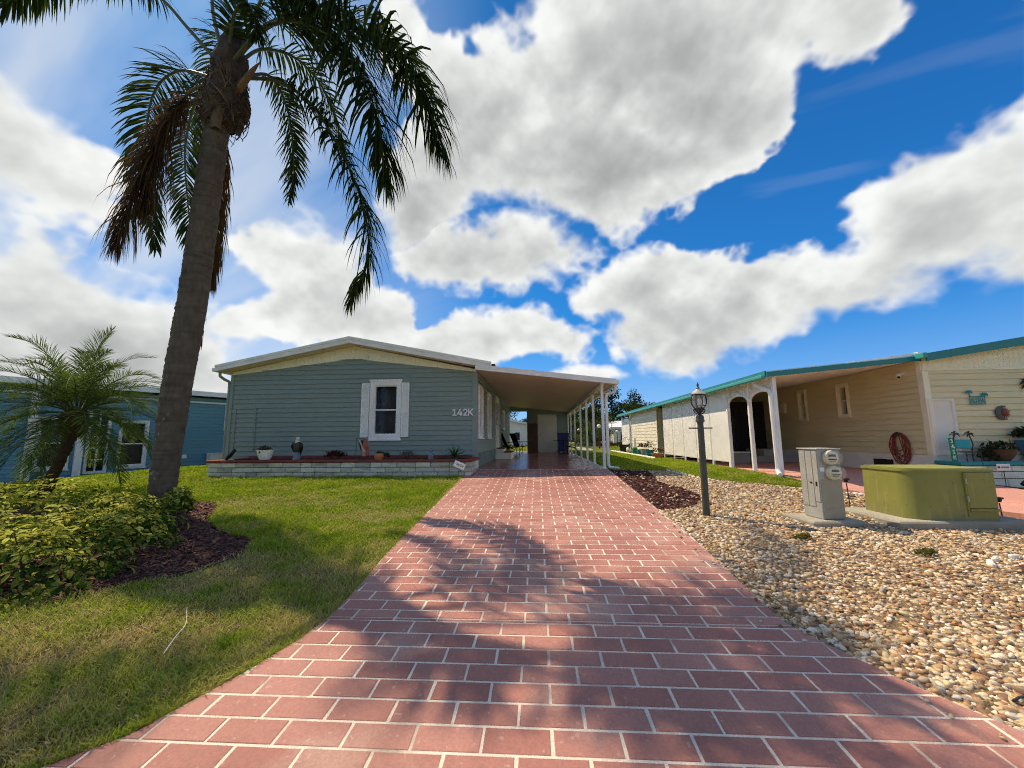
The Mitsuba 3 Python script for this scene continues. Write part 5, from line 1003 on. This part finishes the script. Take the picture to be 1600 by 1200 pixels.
pt = U*1.0+Vv*.0; cA = np.where((U+Vv*1.1 < .75)[..., None], [.02, .02, .02], [.52, .13, .10]); cA = np.where((np.abs(U-(.10+.62*Vv)) < .13)[..., None], [.66, .62, .56], cA); cA = np.where(((U > .62) & (Vv < .42))[..., None], [.46, .20, .13], cA); cA = np.where((Vv > .72)[..., None], [.55, .17, .13], cA); cA = np.where(((Vv > .70) & (np.abs(U-.35) < .2))[..., None], [.62, .36, .30], cA)
i, j = np.meshgrid(np.arange(nu-1), np.arange(nv-1), indexing='ij'); a_ = i*nv+j; qf = np.stack([a_, a_+nv, a_+nv+1, a_+1], -1).reshape(-1, 4)
obj('cloth', TM(pz, np.vstack([qf[:, [0, 1, 2]], qf[:, [0, 2, 3]]])), 'vc_leaf', fg, color=cA.reshape(-1, 3), smooth=True)
fgr = thing('figurine', 'small dark blue-grey garden figurine near the spiky plant on the planter', 'figurine')
obj('base', mv(lathe([(0, 0), (.07, 0), (.065, .03), (0, .035)], 16), -2.66, 10.05, .318), 'grey_statue', fgr)
obj('body', mv(lathe([(0, .03), (.06, .035), (.07, .09), (.055, .15), (.035, .175), (.05, .205), (.045, .24), (0, .26)], 16), -2.66, 10.05, .318), 'grey_statue', fgr, smooth=50)
for s in (-1, 1): obj('ear', mv(tube([(s*.03, 0, .24), (s*.05, 0, .285)], [.02, .006], 8), -2.66, 10.05, .318), 'grey_statue', fgr)
sg = thing('sago_palm', 'spiky green rosette plant near the right end of the long planter', 'plant')
obj('caudex', mv(lathe([(0, -.05), (.07, -.05), (.075, .03), (.04, .07), (0, .08)], 14), -2.12, 10.3, .285), 'dark_bark', sg)
for k in range(26):
    a = k*2.4; e = np.interp(k, [0, 25], [1.35, .25]); L = rng.uniform(.30, .40); n = 6; pts, f = [], []
    for i in range(n):
        t = i/(n-1); r_ = L*(t*math.cos(e)+.12*t*t); zz = L*(t*math.sin(e)-.25*t*t*math.cos(e)); ww = .028*(math.sin(min(1, t*1.2+.25)*2.2)+.02)*(1-t*.75)
        for s in (-1, 0, 1): pts.append((-2.12+r_*math.cos(a)-s*ww*math.sin(a), 10.3+r_*math.sin(a)+s*ww*math.cos(a), .33+zz+abs(s)*.008))
    for i in range(n-1):
        for j in range(2): q_ = i*3+j; f += [(q_, q_+1, q_+4), (q_, q_+4, q_+3)]
    obj('leaf', TM(pts, f), 'vc_gloss_leaf', sg, color=np.repeat([[.035, .10, .015]], len(pts), 0)*rng.uniform(.6, 1.5))
ss = thing('yard_sign', 'small tilted white yard sign at the right end of the long planter', 'sign')
Ms = loc(-1.86, 9.62, .19)@rotz(.08)@roty(.42)
obj('panel', xf(box(-.135, .135, -.004, .004, -.075, .075, .003), Ms), 'white', ss)
tx = meshkit.text_mesh('Guardian', .040, .0015, bold=True); b = tx.bounds; tx = mv(tx, -(b[0][0]+b[1][0])/2, -.012); tx = xf(tx, np.diag([.19/(b[1][0]-b[0][0]), 1.15, 1, 1]))
obj('lettering', xf(tx, Ms@frame((0, -.0045, 0), (1, 0, 0), (0, 0, 1), (0, -1, 0))), 'black', ss)
obj('stake', tube([(-1.86, 9.625, .13), (-1.90, 9.63, -.12)], .005, 6), 'dark_metal', ss)
cw = thing('bird_figurine', 'dark bird figurine leaning at the left corner of the long planter', 'figurine')
Mc = loc(-8.13, 10.25, .316)@roty(.75)
obj('body', xf(TM(*(lambda m: (np.asarray(m.vertices)*[.055, .055, .15], m.faces))(trimesh.creation.icosphere(subdivisions=2))), Mc@loc(0, 0, .15)), 'black', cw, smooth=True)
obj('head', xf(trimesh.creation.icosphere(subdivisions=2, radius=.045), Mc@loc(-.0, 0, .31)), 'black', cw, smooth=True); obj('tail', xf(box(-.02, .02, -.03, .03, -.02, .08, .008), Mc), 'black', cw)
obj('leg', xf(tube([(.03, 0, .10), (.11, 0, -.03)], .009, 6), Mc), 'white_statue', cw)

# ------------------------------------------------------------------ under the carport of the sage house
cb = thing('cabinet', 'tall dark storage cabinet against the rear wall of the carport', 'cabinet')
obj('body', box(-.62, -.04, 23.15, 23.85, .03, 1.63, .01), 'wood_brown', cb); obj('door', box(-.60, -.335, 23.125, 23.148, .08, 1.58, .006), 'wood_brown', cb); obj('door', box(-.325, -.06, 23.125, 23.148, .08, 1.58, .006), 'wood_brown', cb); obj('plinth', box(-.60, -.06, 23.18, 23.8, 0.004, .03), 'black', cb)
gcv = thing('wheeled_bin', 'tall navy blue wheeled bin in the rear corner of the carport', 'bin')
bb = ext(sbox(-.26, -.28, .26, .28).buffer(.04), .92); q = np.asarray(bb.vertices); q[q[:, 2] < .1, :2] *= .82
obj('body', mv(TM(q, bb.faces), 1.36, 22.6, .09), 'navy', gcv); obj('lid', mv(ext(sbox(-.28, -.31, .28, .30).buffer(.05), .06), 1.36, 22.6, 1.012), 'navy', gcv)
for s in (-1, 1): obj('wheel', xf(lathe([(0, -.025), (.10, -.025), (.10, .025), (0, .025)], 16), loc(1.36+s*.24, 22.88, .106)@roty(math.pi/2)), 'black', gcv)
pt_ = thing('patio_table', 'dark round patio table in front of the navy bin', 'table')
obj('table_top', mv(lathe([(0, .66), (.50, .66), (.51, .675), (.50, .69), (0, .69)], 28), 1.25, 20.6, .004), 'black', pt_); obj('pedestal', mv(lathe([(.04, .04), (.03, .2), (.035, .66)], 12), 1.25, 20.6, .004), 'black', pt_)
for k in range(4): a = k*np.pi/2+.4; obj('foot', tube([(1.25, 20.6, .06), (1.25+.28*math.cos(a), 20.6+.28*math.sin(a), .022)], .016, 6), 'black', pt_)
def sling_chair(label, x, y, rz, high=1.0, frame_m='dark_metal'):
    k = thing('patio_chair', label, 'chair', 'dark sling chairs under the carport'); M = loc(x, y, .006)@rotz(rz)
    for s in (-1, 1):
        obj('leg_frame', xf(tube(catmull([(s*.27, .28, .012), (s*.28, .10, .30), (s*.28, -.28, .40), (s*.27, -.30, .012)], 20), .014, 6), M), frame_m, k, smooth=50)
        obj('arm', xf(tube(catmull([(s*.28, -.28, .40), (s*.29, -.28, .60), (s*.29, .0, .62), (s*.28, .24, .60)], 16), .014, 6), M), frame_m, k, smooth=50)
        obj('back_post', xf(tube([(s*.25, .20, .38), (s*.25, .52, 1.06*high)], .013, 6), M), frame_m, k)
    sl = catmull([(0, -.30, .40), (0, -.05, .37), (0, .18, .38), (0, .26, .48), (0, .38, .78), (0, .52, 1.06*high)], 18); V = np.vstack([sl+[-.25, 0, 0], sl+[.25, 0, 0]]); n = len(sl); i = np.arange(n-1)
    up_ = np.vstack([np.stack([i, i+1, i+n+1], 1), np.stack([i, i+n+1, i+n], 1)]); m2 = TM(np.vstack([V, V+[0, .012, -.012]]), np.vstack([up_, up_[:, ::-1]+2*n])); obj('sling', xf(m2, M), 'black', k, smooth=40)
sling_chair('dark sling chair in the rear opening of the carport, beside the tall cabinet', -.95, 21.6, 2.2)
sling_chair('dark sling chair between the side door steps and the rear opening', -1.25, 19.0, 1.9)
sling_chair('dark sling chair at the right edge of the carport behind the posts', 1.62, 19.4, -1.7)
for k, (px, py, r, h, lab, cols) in enumerate(((-1.45, 17.75, .13, .22, 'terracotta pot with dark plant on the top step by the side door', [[.03, .05, .02]]), (-1.25, 18.2, .15, .25, 'second terracotta pot behind the side door steps', [[.05, .05, .02], [.10, .03, .03]]))):
    t = thing('flower_pot', lab if k else 'terracotta pot with dark plant beside the side door steps', 'flower pot'); obj('pot', mv(lathe([(0, 0), (r*.7, 0), (r, h*.9), (r*1.08, h*.92), (r*1.08, h), (r*.9, h), (r*.88, h*.8), (0, h*.8)], 18), px, py, .006), 'terracotta', t, smooth=40)
    plant_cloud(t, 'leaves', 90, (px, py, h+.1), (.2, .2, .26), .07, cols, 70+k, label='leaves in the pot')

# ------------------------------------------------------------------ things at the tan house
hs = thing('garden_hose', 'red garden hose coiled on the tan side wall near the corner', 'hose')
hp = []
for k in range(8):
    ph = np.linspace(0, 2*np.pi, 44, endpoint=False); ea = [.33, .24, .35, .29, .20, .34, .26, .31][k]; wd = [.235, .17, .26, .20, .14, .25, .22, .12][k]; of = [0, .02, -.01, -.04, .03, .01, .05, -.03][k]
    for t in ph: hp.append((TX-.045-.006*k-.012*math.sin(t*3+k), 9.63+of*(1-math.cos(t))*.5+wd*math.sin(t)*(.92+.12*math.sin(2*t+k)), .855-ea+ea*math.cos(t)+.012*math.sin(5*t+k)))
hp.append((TX-.08, 9.50, .25)); hp.append((TX-.08, 9.42, .42))
obj('coil', tube(hp, .0105, 6), 'hose_red', hs, smooth=True); obj('hanger', cat(box(TX-.10, TX-.016, 9.60, 9.66, .80, .84, .005), box(TX-.11, TX-.10, 9.58, 9.68, .80, .88, .003)), 'dark_metal', hs)
p2 = thing('planter', 'white block planter with a teal cap in front of the tan house', 'planter')
QX0, QX1, QY = 8.03, 12.2, 8.42
course_blocks(p2, face_front(QY), QX0, 11.0, [(-.20, -.02), (-.02, .11), (.11, .225)], .40, 'off_white', .05)
course_blocks(p2, face_left(QX0), -TY+.03, -QY-.055, [(-.20, -.02), (-.02, .11), (.11, .225)], .40, 'off_white', .05)
obj('core', box(QX0+.06, QX1, QY+.055, TY-.02, -.2, .235), 'bed_soil', p2)
u = QX0-.03
while u < 11: obj('cap_paver', box(u+.003, u+.392, QY-.04, QY+.16, .229, .295+rng.uniform(-.003, .003), .01), 'teal_brick', p2); u += .395
v = QY+.163
while v < TY-.06: b1 = min(v+.395, TY-.03); obj('cap_paver', box(QX0-.03, QX0+.165, v+.003, b1-.003, .229, .295, .01), 'teal_brick', p2); v = b1
ns = thing('house_number_sign', 'narrow green vertical house number sign leaning at the corner of the tan house', 'sign')
Mn = loc(8.14, 8.63, .295)@rotx(-.10)@roty(.06)
obj('board', xf(box(-.055, .055, -.008, .008, 0, .46, .004), Mn), 'sign_green', ns)
for k, chx in enumerate('141K'):
    m = meshkit.text_mesh(chx, .075, .003, bold=True); b = m.bounds; m = mv(m, -(b[0][0]+b[1][0])/2); obj('numeral' if chx != 'K' else 'letter', xf(m, Mn@frame((0, -.0085, .36-.108*k), (1, 0, 0), (0, 0, 1), (0, -1, 0))), 'white', ns)
bn = thing('garden_bench', 'small teal garden seat with two metal palm-tree posts beside the green sign', 'seat')
Mb = loc(8.36, 8.66, .297)
obj('back', xf(box(-.14, .14, -.012, .012, .24, .42, .01), Mb), 'chair_teal', bn); obj('seat', xf(box(-.14, .14, -.18, -.0, .17, .19, .006), Mb), 'dark_metal', bn)
for s in (-1, 1):
    obj('post', xf(tube(catmull([(s*.15, 0, 0), (s*.15, 0, .2), (s*.18, 0, .32), (s*.15, 0, .46), (s*.13, 0, .52)], 16), .011, 6), Mb), 'dark_metal', bn)
    for k in range(7): a = k*2*np.pi/7; obj('palm_leaf', xf(tube(catmull([(s*.13, 0, .52), (s*.13+.05*math.cos(a), .03*math.sin(a*2), .545+.035*math.sin(a)), (s*.13+.10*math.cos(a), .03*math.sin(a*2), .52+.07*math.sin(a))], 6), [.004, .010, .013, .012, .008, .002], 5), Mb), 'dark_metal', bn)
    obj('leg', xf(tube([(s*.13, -.17, 0), (s*.13, -.17, .17)], .009, 6), Mb), 'dark_metal', bn)
bp = thing('flower_pot', 'brown bowl planter with succulents in front of the tan siding', 'flower pot')
obj('pot', mv(lathe([(0, 0), (.13, 0), (.20, .10), (.235, .20), (.245, .215), (.235, .225), (.215, .2), (0, .18)], 22), 9.02, 8.68, .296), 'wood_brown', bp, smooth=40)
plant_cloud(bp, 'leaves', 110, (9.02, 8.66, .52), (.30, .22, .22), .10, [[.03, .05, .03], [.06, .075, .045], [.09, .09, .05]], 75, label='succulent leaves in the brown bowl')
shrub('plant', 'straggly dark plant beside the brown bowl on the teal planter', 8.72, 8.62, .27, .16, .28, [[.025, .035, .022], [.05, .06, .035]], 90, .07, 76)
bpt = thing('flower_pot', 'large blue pot with a leafy plant at the right edge of the teal planter', 'flower pot')
obj('pot', mv(lathe([(0, 0), (.22, 0), (.28, .18), (.335, .36), (.345, .39), (.33, .40), (.31, .37), (0, .34)], 28), 9.86, 8.72, .296), 'pot_blue', bpt, smooth=40)
plant_cloud(bpt, 'leaves', 260, (9.84, 8.70, .80), (.42, .3, .20), .13, [[.05, .04, .02], [.04, .07, .025], [.10, .055, .035], [.03, .05, .02]], 77, label='leaves in the blue pot')
y2 = thing('yard_sign', 'small white yard sign with a red mark in front of the teal planter', 'sign')
obj('panel', box(8.50, 8.74, 8.26, 8.268, .14, .265, .003), 'white', y2); obj('emblem', cat(xf(lathe([(0, 0), (.022, 0), (.022, .002), (0, .002)], 16), loc(8.535, 8.259, .205)@rotx(math.pi/2)), *[box(8.575+.02*k, 8.588+.02*k, 8.2575, 8.259, .19, .218) for k in range(7)]), 'hose_red', y2); obj('stake', box(8.615, 8.625, 8.265, 8.272, -.14, .139), 'dark_metal', y2)
sl_ = thing('spotlight', 'small black ground spotlight below the yard sign at the tan house', 'spotlight')
obj('head', xf(lathe([(0, -.07), (.03, -.07), (.045, .0), (.05, .05), (.03, .05), (0, .02)], 14), loc(8.80, 8.12, float(gz(0, 8.12))+.13)@roty(1.1)), 'black', sl_); obj('stake', tube([(8.80, 8.12, float(gz(0, 8.12))-.05), (8.80, 8.12, float(gz(0, 8.12))+.12)], .01, 6), 'black', sl_)
al = thing('wall_plaque', 'dark teal metal plaque with two palms and the word ALOHA on the tan siding', 'plaque')
wy = TY-.036
obj('frame', cat(box(8.86, 9.16, wy-.006, wy, 1.42, 1.445), box(8.86, 9.16, wy-.006, wy, 1.575, 1.595), box(8.86, 8.875, wy-.006, wy, 1.446, 1.574), box(9.145, 9.16, wy-.006, wy, 1.446, 1.574)), 'teal_brick', al)
m = meshkit.text_mesh('ALOHA', .10, .006, bold=True); b = m.bounds; m = xf(mv(m, -b[0][0]), np.diag([.255/(b[1][0]-b[0][0]), 1, 1, 1])); obj('lettering', xf(m, frame((8.883, wy-.0005, 1.458), (1, 0, 0), (0, 0, 1), (0, -1, 0))), 'teal_brick', al)
for px, pz_ in ((8.86, 1.67), (9.15, 1.62)):
    pm = obj('palm', tube([(px+.02, wy-.006, 1.58), (px, wy-.006, pz_)], .008, 6), 'teal_brick', al)
    obj('palm_leaves', cat([tube(catmull([(px, wy-.006, pz_), (px+.045*math.cos(a), wy-.012, pz_+.03*math.sin(a)+.012), (px+.075*math.cos(a), wy-.008, pz_+.05*math.sin(a)-.012)], 6), [.004, .010, .012, .011, .007, .002], 5) for a in np.linspace(-.4, 3.54, 7)]), 'teal_brick', pm)
sm_ = thing('wall_ornament', 'round red sun with a green crescent moon hung on the tan siding', 'ornament')
sx, sz = 9.45, 1.245
mo = Point(0, 0).buffer(.145, 24).difference(Point(.075, .0).buffer(.125, 24)); obj('moon', xf(ext(mo, .018), frame((sx, wy-.002, sz), (1, 0, 0), (0, 0, 1), (0, -1, 0))), 'bronze_green', sm_)
obj('sun', xf(lathe([(0, 0), (.065, 0), (.06, .015), (.03, .028), (0, .03)], 20), frame((sx+.035, wy-.004, sz), (1, 0, 0), (0, 0, 1), (0, -1, 0))), 'hose_red', sm_, smooth=40)
for k in range(14):
    a = 2*np.pi*k/14; obj('ray', xf(ext(Polygon([(.062, -.014), (.135 if k % 2 else .11, 0), (.062, .014)]), .008), frame((sx+.035, wy-.004, sz), (1, 0, 0), (0, 0, 1), (0, -1, 0))@rotz(a)), 'hose_red' if k % 2 else 'wood_brown', sm_)
mp_ = thing('wall_ornament', 'black metal palm tree silhouette on the tan siding at the right edge', 'ornament')
obj('stem', xf(tube(catmull([(10.28, wy-.012, 1.35), (10.20, wy-.012, 1.6), (10.10, wy-.012, 1.83)], 10), np.linspace(.022, .012, 10), 6), np.eye(4)), 'black', mp_)
for k, a in enumerate(np.linspace(-.5, 3.6, 8)): obj('palm_leaf', tube(catmull([(10.10, wy-.012, 1.83), (10.10+.15*math.cos(a), wy-.02, 1.86+.10*math.sin(a)), (10.10+.26*math.cos(a), wy-.014, 1.79+.17*math.sin(a))], 8), [.006, .018, .026, .028, .026, .02, .012, .003], 5), 'black', mp_)
# dim things inside the tan carport
cr_ = thing('storage_rack', 'dim metal storage rack inside the tan carport behind the arches', 'rack')
for xx in (6.0, 6.6):
    for yy in (14.35, 14.8): obj('upright', box(xx-.02, xx+.02, yy-.02, yy+.02, .004, 1.5), 'dark_metal', cr_)
for zz in (.3, .7, 1.1, 1.48): obj('shelf', box(5.97, 6.63, 14.32, 14.83, zz, zz+.02), 'dark_metal', cr_)
bx1 = thing('storage_tub', 'pale plastic tub on the floor inside the tan carport', 'tub'); obj('tub', mv(ext(sbox(-.25, -.18, .25, .18).buffer(.03), .30), 6.2, 13.3, .005), 'grey_step', bx1); obj('lid', mv(ext(sbox(-.27, -.2, .27, .2).buffer(.03), .035), 6.2, 13.3, .307), 'white', bx1)
# pots along the back of the tan house
def pot(label, x, y, r, h, m, cols, ph, seed, n=70, sz=.08):
    k = thing('flower_pot', label, 'flower pot'); obj('pot', mv(lathe([(0, 0), (r*.72, 0), (r, h*.92), (r*1.07, h*.94), (r*1.07, h), (r*.9, h), (r*.88, h*.8), (0, h*.8)], 16), x, y, float(gz(x, y))+.0), m, k, smooth=40)
    plant_cloud(k, 'leaves', n, (x, y, h+ph*.35), (r*1.2, r*1.2, ph*.7), sz, cols, seed, label='leaves in the pot')
pot('shallow terracotta bowl nearest the viewer in the row by the white storage room', 4.72, 16.75, .24, .20, 'terracotta', [[.10, .07, .04], [.05, .06, .03]], .18, 81)
pot('teal pot with a flowering plant beside the terracotta bowl', 4.72, 17.9, .17, .30, 'teal_brick', [[.05, .08, .03], [.14, .10, .05]], .35, 82)
pot('grey clay pot between the two teal pots', 4.75, 18.8, .19, .32, 'grey_step', [[.12, .05, .05], [.07, .06, .04]], .25, 83)
pot('second teal pot further back in the row', 4.75, 19.5, .17, .28, 'teal_brick', [[.12, .06, .03], [.05, .07, .03]], .30, 84)
pot('large black pot at the far end of the row by the rear panel', 4.7, 23.0, .26, .45, 'black', [[.05, .07, .03]], .5, 85, 50)
wp = thing('water_spigot_post', 'white post with a green watering can hung on it by the storage room', 'post'); obj('post', box(4.70, 4.80, 20.55, 20.65, -.02, .80, .01), 'white', wp); obj('can', mv(lathe([(0, .05), (.12, .05), (.13, .28), (.08, .36), (0, .36)], 14), 4.68, 20.35, -.03), 'sign_green', wp, smooth=40); obj('spout', tube([(4.60, 20.3, .15), (4.42, 20.2, .38)], .02, 6), 'sign_green', wp)
gs = thing('goose_statue', 'small white and black goose statue beside the large black pot', 'statue'); obj('body', mv(TM(*(lambda m: (np.asarray(m.vertices)*[.13, .2, .15], m.faces))(trimesh.creation.icosphere(subdivisions=2))), 4.66, 21.7, .17), 'white_statue', gs, smooth=True); obj('neck', tube(catmull([(4.66, 21.58, .24), (4.66, 21.50, .38), (4.66, 21.46, .50)], 8), [.05, .045, .04, .035, .035, .038, .04, .03], 8), 'black', gs, smooth=True); obj('beak', tube([(4.66, 21.45, .48), (4.66, 21.38, .47)], [.02, .006], 6), 'terracotta', gs); obj('base', box(4.58, 4.74, 21.62, 21.78, -.03, .05, .01), 'grey_statue', gs)
es_ = thing('stone_edging', 'line of pale edging stones in front of the potted plants by the storage room', 'edging')
for k in range(30): y = 16.2+k*.31; obj('stone', xf(blob(0, (.15, .07, .06), k, .3, 1.5, 1), loc(4.42, y, .0)@rotz(1.57+rng.normal(0, .1))), 'off_white', es_)
es2 = thing('stone_edging', 'curved line of pale stones between the gravel and the lawn strip', 'edging')
ec = catmull([(3.22, 10.75), (3.58, 9.40), (4.08, 8.53), (4.66, 7.87), (5.22, 7.77), (5.9, 7.45)], 44)
for k in range(44): obj('stone', xf(blob(0, (.05, .035, .03), k+50, .3, 1.5, 1), loc(ec[k, 0]+rng.normal(0, .015), ec[k, 1], float(gz(0, ec[k, 1]))+.02)@rotz(rng.uniform(0, 3))), 'off_white', es2)

# ------------------------------------------------------------------ beyond the houses
obj('path', sheet(Polygon([(2.6, 25), (3.6, 26.5), (3.9, 31), (3.5, 40), (2.9, 40), (3.1, 31), (2.9, 27.5), (2.0, 26)]), lambda x, y: gz(x, y)+.02, 3), 'concrete', label='pale garden path behind the carport', kind='structure')
obj('street', sheet(Polygon([(-120, 38), (120, 40), (120, 46), (-120, 44)]), lambda x, y: gz(x, y)+.015, 10), 'asphalt', label='road running across behind the gardens', kind='structure')
def far_house(label, x0, x1, y0, y1, eave, ridge, wallm, roofm, wins, axis='x'):
    k = thing('house', label, 'house'); b = -.1
    if axis == 'x': sec = Polygon([(y0, b), (y1, b), (y1, eave), ((y0+y1)/2, ridge), (y0, eave)]); M = frame((x0, 0, 0), (0, 1, 0), ZUP, (1, 0, 0)); w = x1-x0; c = (y0+y1)/2; e0, e1 = y0-.5, y1+.5
    else: sec = Polygon([(x0, b), (x1, b), (x1, eave), ((x0+x1)/2, ridge), (x0, eave)]); M = frame((0, y1, 0), (1, 0, 0), ZUP, (0, -1, 0)); w = y1-y0; c = (x0+x1)/2; e0, e1 = x0-.5, x1+.5
    obj('wall', slab_uv(M, sec, 0, w), wallm, k); sl = (ridge-eave)/(c-(e0+.5)); dr_ = .5*sl
    obj('roof', slab_uv(M, Polygon([(e0, eave-dr_+.01), (c, ridge+.01), (e1, eave-dr_+.01), (e1, eave-dr_+.22), (c, ridge+.22), (e0, eave-dr_+.22)]), -.4, w+.4), roofm, k)
    for (a, bb, z0, z1) in wins:
        f = obj('window', slab_uv(face_front(y0), ring(a, bb, z0, z1, .08), 0, .05), 'white', k); obj('pane', slab_uv(face_front(y0), sbox(a+.08, z0+.08, bb-.08, z1-.08), 0.004, .02), 'glass_dark', f)
far_house('white house seen through the rear opening of the carport', -9.5, 1.0, 44, 53, 1.75, 2.9, 'white_siding', 'roof_white', [(-2.6, -1.9, .5, 1.5), (-1.2, -.4, .5, 1.5), (-5, -4, .5, 1.5)], 'y')
k2 = far_house('white house with a flat bright fascia and porch beyond the lawn strip', 8.3, 17, 46, 56, 1.80, 2.6, 'white_siding', 'roof_white', [(9.0, 9.6, .4, 1.5), (10.4, 11.0, .4, 1.5)], 'x')
far_house('distant pale house between the background trees', -40, -22, 60, 72, 2.4, 3.6, 'off_white', 'roof_white', [(-36, -35, .8, 1.8)], 'x')
def globe_lamp(label, x, y, h, r):
    k = thing('globe_lamp', label, 'street lamp', None); z = float(gz(x, y)); obj('post', mv(lathe([(0, z-.05), (.06, z-.05), (.05, z+.3), (.035, z+.35), (.03, h-r*1.1), (.07, h-r*.95), (0, h-r*.9)], 12), x, y), 'dark_metal', k, smooth=40); obj('globe', mv(trimesh.creation.icosphere(subdivisions=3, radius=r), x, y, h), 'globe_white', k, smooth=True)
globe_lamp('white globe lamp on a dark post nearest behind the carport posts', 4.40, 30, 1.62, .145); globe_lamp('small white globe lamp furthest left of the three behind the carport posts', 4.3, 44.0, 1.6, .17); globe_lamp('white globe lamp in front of the far porch house', 7.2, 38, 1.35, .13)
fl = thing('street_lamp', 'flat white lamp head on a pole in front of the far trees', 'street lamp'); obj('pole', tube([(7.0, 39.5, -.1), (7.0, 39.5, 2.15)], .03, 6), 'gunmetal', fl); obj('head', box(6.75, 7.25, 39.35, 39.65, 2.15, 2.22, .02), 'white', fl)
far_cols = {'pine': [[.018, .034, .014], [.028, .048, .018]], 'oak': [[.035, .058, .018], [.055, .085, .022], [.025, .042, .014]], 'lime': [[.075, .105, .022], [.10, .125, .03], [.055, .08, .02]]}
def tree(kind, label, x, y, h, r, seed, n=1500, size=.34, trunk_h=.35, cat_='tree'):
    rs = np.random.default_rng(seed); k = thing('pine_tree' if kind == 'pine' else 'tree', label, cat_); z = float(gz(x, y))
    th = h*trunk_h; limbs = [tube(catmull([(x, y, z-.1), (x+rs.normal(0, .1), y, z+th), (x+rs.normal(0, .2), y+rs.normal(0, .2), z+h*.92)], 12), np.linspace(.05*h**.7, .015, 12), 7)]
    cl = []
    for i in range(14):
        t = rs.uniform(trunk_h, .98); a = rs.uniform(0, 6.28); rad = r*(1.0 if kind != 'pine' else 1.15*(1.05-t))*rs.uniform(.35, .95)*math.sin(min(1, (1.08-t)*2.2)*1.57); c = np.array([x+rad*math.cos(a), y+rad*math.sin(a), z+h*t]); cl.append(c)
        limbs.append(tube(catmull([(x, y, z+h*max(trunk_h*.8, t-.25)), (np.array([x, y, z+h*t])+c)/2+[0, 0, -.1], c], 7), np.linspace(.03*h**.5, .01, 7), 5))
    obj('trunk', cat(limbs), 'tree_bark', k); cl = np.array(cl); idx = rs.integers(len(cl), size=n); d = norm(rs.normal(0, 1, (n, 3)))
    p = cl[idx]+d*rs.uniform(.25, 1, (n, 1))**.6*np.array([r*.42, r*.42, h*.13])*rs.uniform(.8, 1.2, (len(cl), 1))[idx]
    tone = rs.uniform(.75, 1.25, len(cl))[idx][:, None]; cols = np.array(far_cols[kind]); m, C = leaf_tri_cloud(p, size, np.array([0, 0, .6]), cols[rs.integers(len(cols), size=n)]*tone*rs.uniform(.75, 1.25, (n, 1)), rs)
    obj('crown', m, 'vc_leaf', k, color=C, kind='stuff', label='leaves of the crown')
TR = [('pine', 8.2, 58, 7.4, 2.8), ('pine', 10.8, 60, 7.9, 3.0), ('oak', 5.0, 54, 4.4, 2.6), ('oak', 7.0, 50, 4.2, 2.4), ('oak', 3.6, 50, 3.6, 2.0), ('lime', 4.9, 38, 1.9, 1.5), ('lime', 3.9, 43, 2.6, 1.7), ('lime', 6.0, 41, 2.3, 1.5), ('oak', 12.8, 58, 5.6, 3.0), ('oak', -4.6, 62, 5.0, 3.0), ('oak', -2.0, 60, 4.2, 2.4), ('pine', -.9, 64, 6.0, 1.3), ('oak', -7.6, 66, 5.2, 3.2), ('oak', 1.0, 66, 4.4, 2.6), ('pine', 14.6, 62, 8.0, 2.6), ('oak', 17, 66, 6, 3.4), ('oak', -30, 78, 6.5, 4), ('oak', -14, 70, 5.5, 3.6)]
LB = ['tall dark pine left of the pair above the lawn strip', 'tall dark pine right of the pair above the lawn strip', 'dark green tree behind the middle carport posts', 'bushy green tree left of the pines behind the posts', 'green tree behind the rearmost carport posts', 'low yellow-green tree behind the globe lamp', 'yellow-green tree behind the dark chair', 'yellow-green tree in front of the bushy green tree', 'tree standing behind the far porch house', 'leafy tree seen left in the rear carport opening', 'leafy tree seen in the middle of the rear carport opening', 'slim dark conifer seen in the rear carport opening', 'tree hidden behind the sage house', 'tree seen behind the tall cabinet', 'tall pine rising behind the teal gutter', 'tree behind the tan house', 'tree far behind the blue house', 'tree behind the left end of the sage house']
for i, ((kd, x, y, h, r), lb) in enumerate(zip(TR, LB)): tree(kd, lb, x, y, h, r, 300+i, n=1700 if y < 62 else 1100, size=.20 if kd == 'lime' else .30, trunk_h=.22 if kd == 'lime' else .34)
for i, (x, y, r, h, lb) in enumerate(((4.9, 33.5, .55, .5, 'dark reddish low shrub left of the globe lamp'), (5.8, 34, .6, .55, 'dark reddish low shrub right of the globe lamp'), (6.8, 34.5, .55, .5, 'third reddish low shrub along the garden bed'), (3.9, 33, .5, .5, 'low green shrub beside the garden path'))):
    shrub('shrub', lb, x, y, -.03, r, h, [[.10, .04, .03], [.06, .05, .025], [.13, .06, .04]] if i < 3 else [[.06, .09, .03]], 260, .14, 400+i)
rs_ = np.random.default_rng(91); wl = []
for i in range(64):
    x = -75+i*2.6+rs_.normal(0, .5); n_ = 130; d = norm(rs_.normal(0, 1, (n_, 3))); d[:, 2] = np.abs(d[:, 2]); hh = rs_.uniform(2.6, 4.6); p = np.array([x, 92+rs_.uniform(-4, 6), 0])+d*[2.4, 2, hh]*rs_.uniform(.5, 1, (n_, 1)); wl.append(leaf_tri_cloud(p, .85, np.array([0, 0, .5]), np.array(far_cols['oak'])[rs_.integers(3, size=n_)]*rs_.uniform(.8, 1.2), rs_))
obj('far_woods', cat([a for a, b in wl]), 'vc_leaf', label='far-off belt of woods on the horizon behind the houses', cat='woods', kind='stuff', color=np.vstack([b for a, b in wl]))
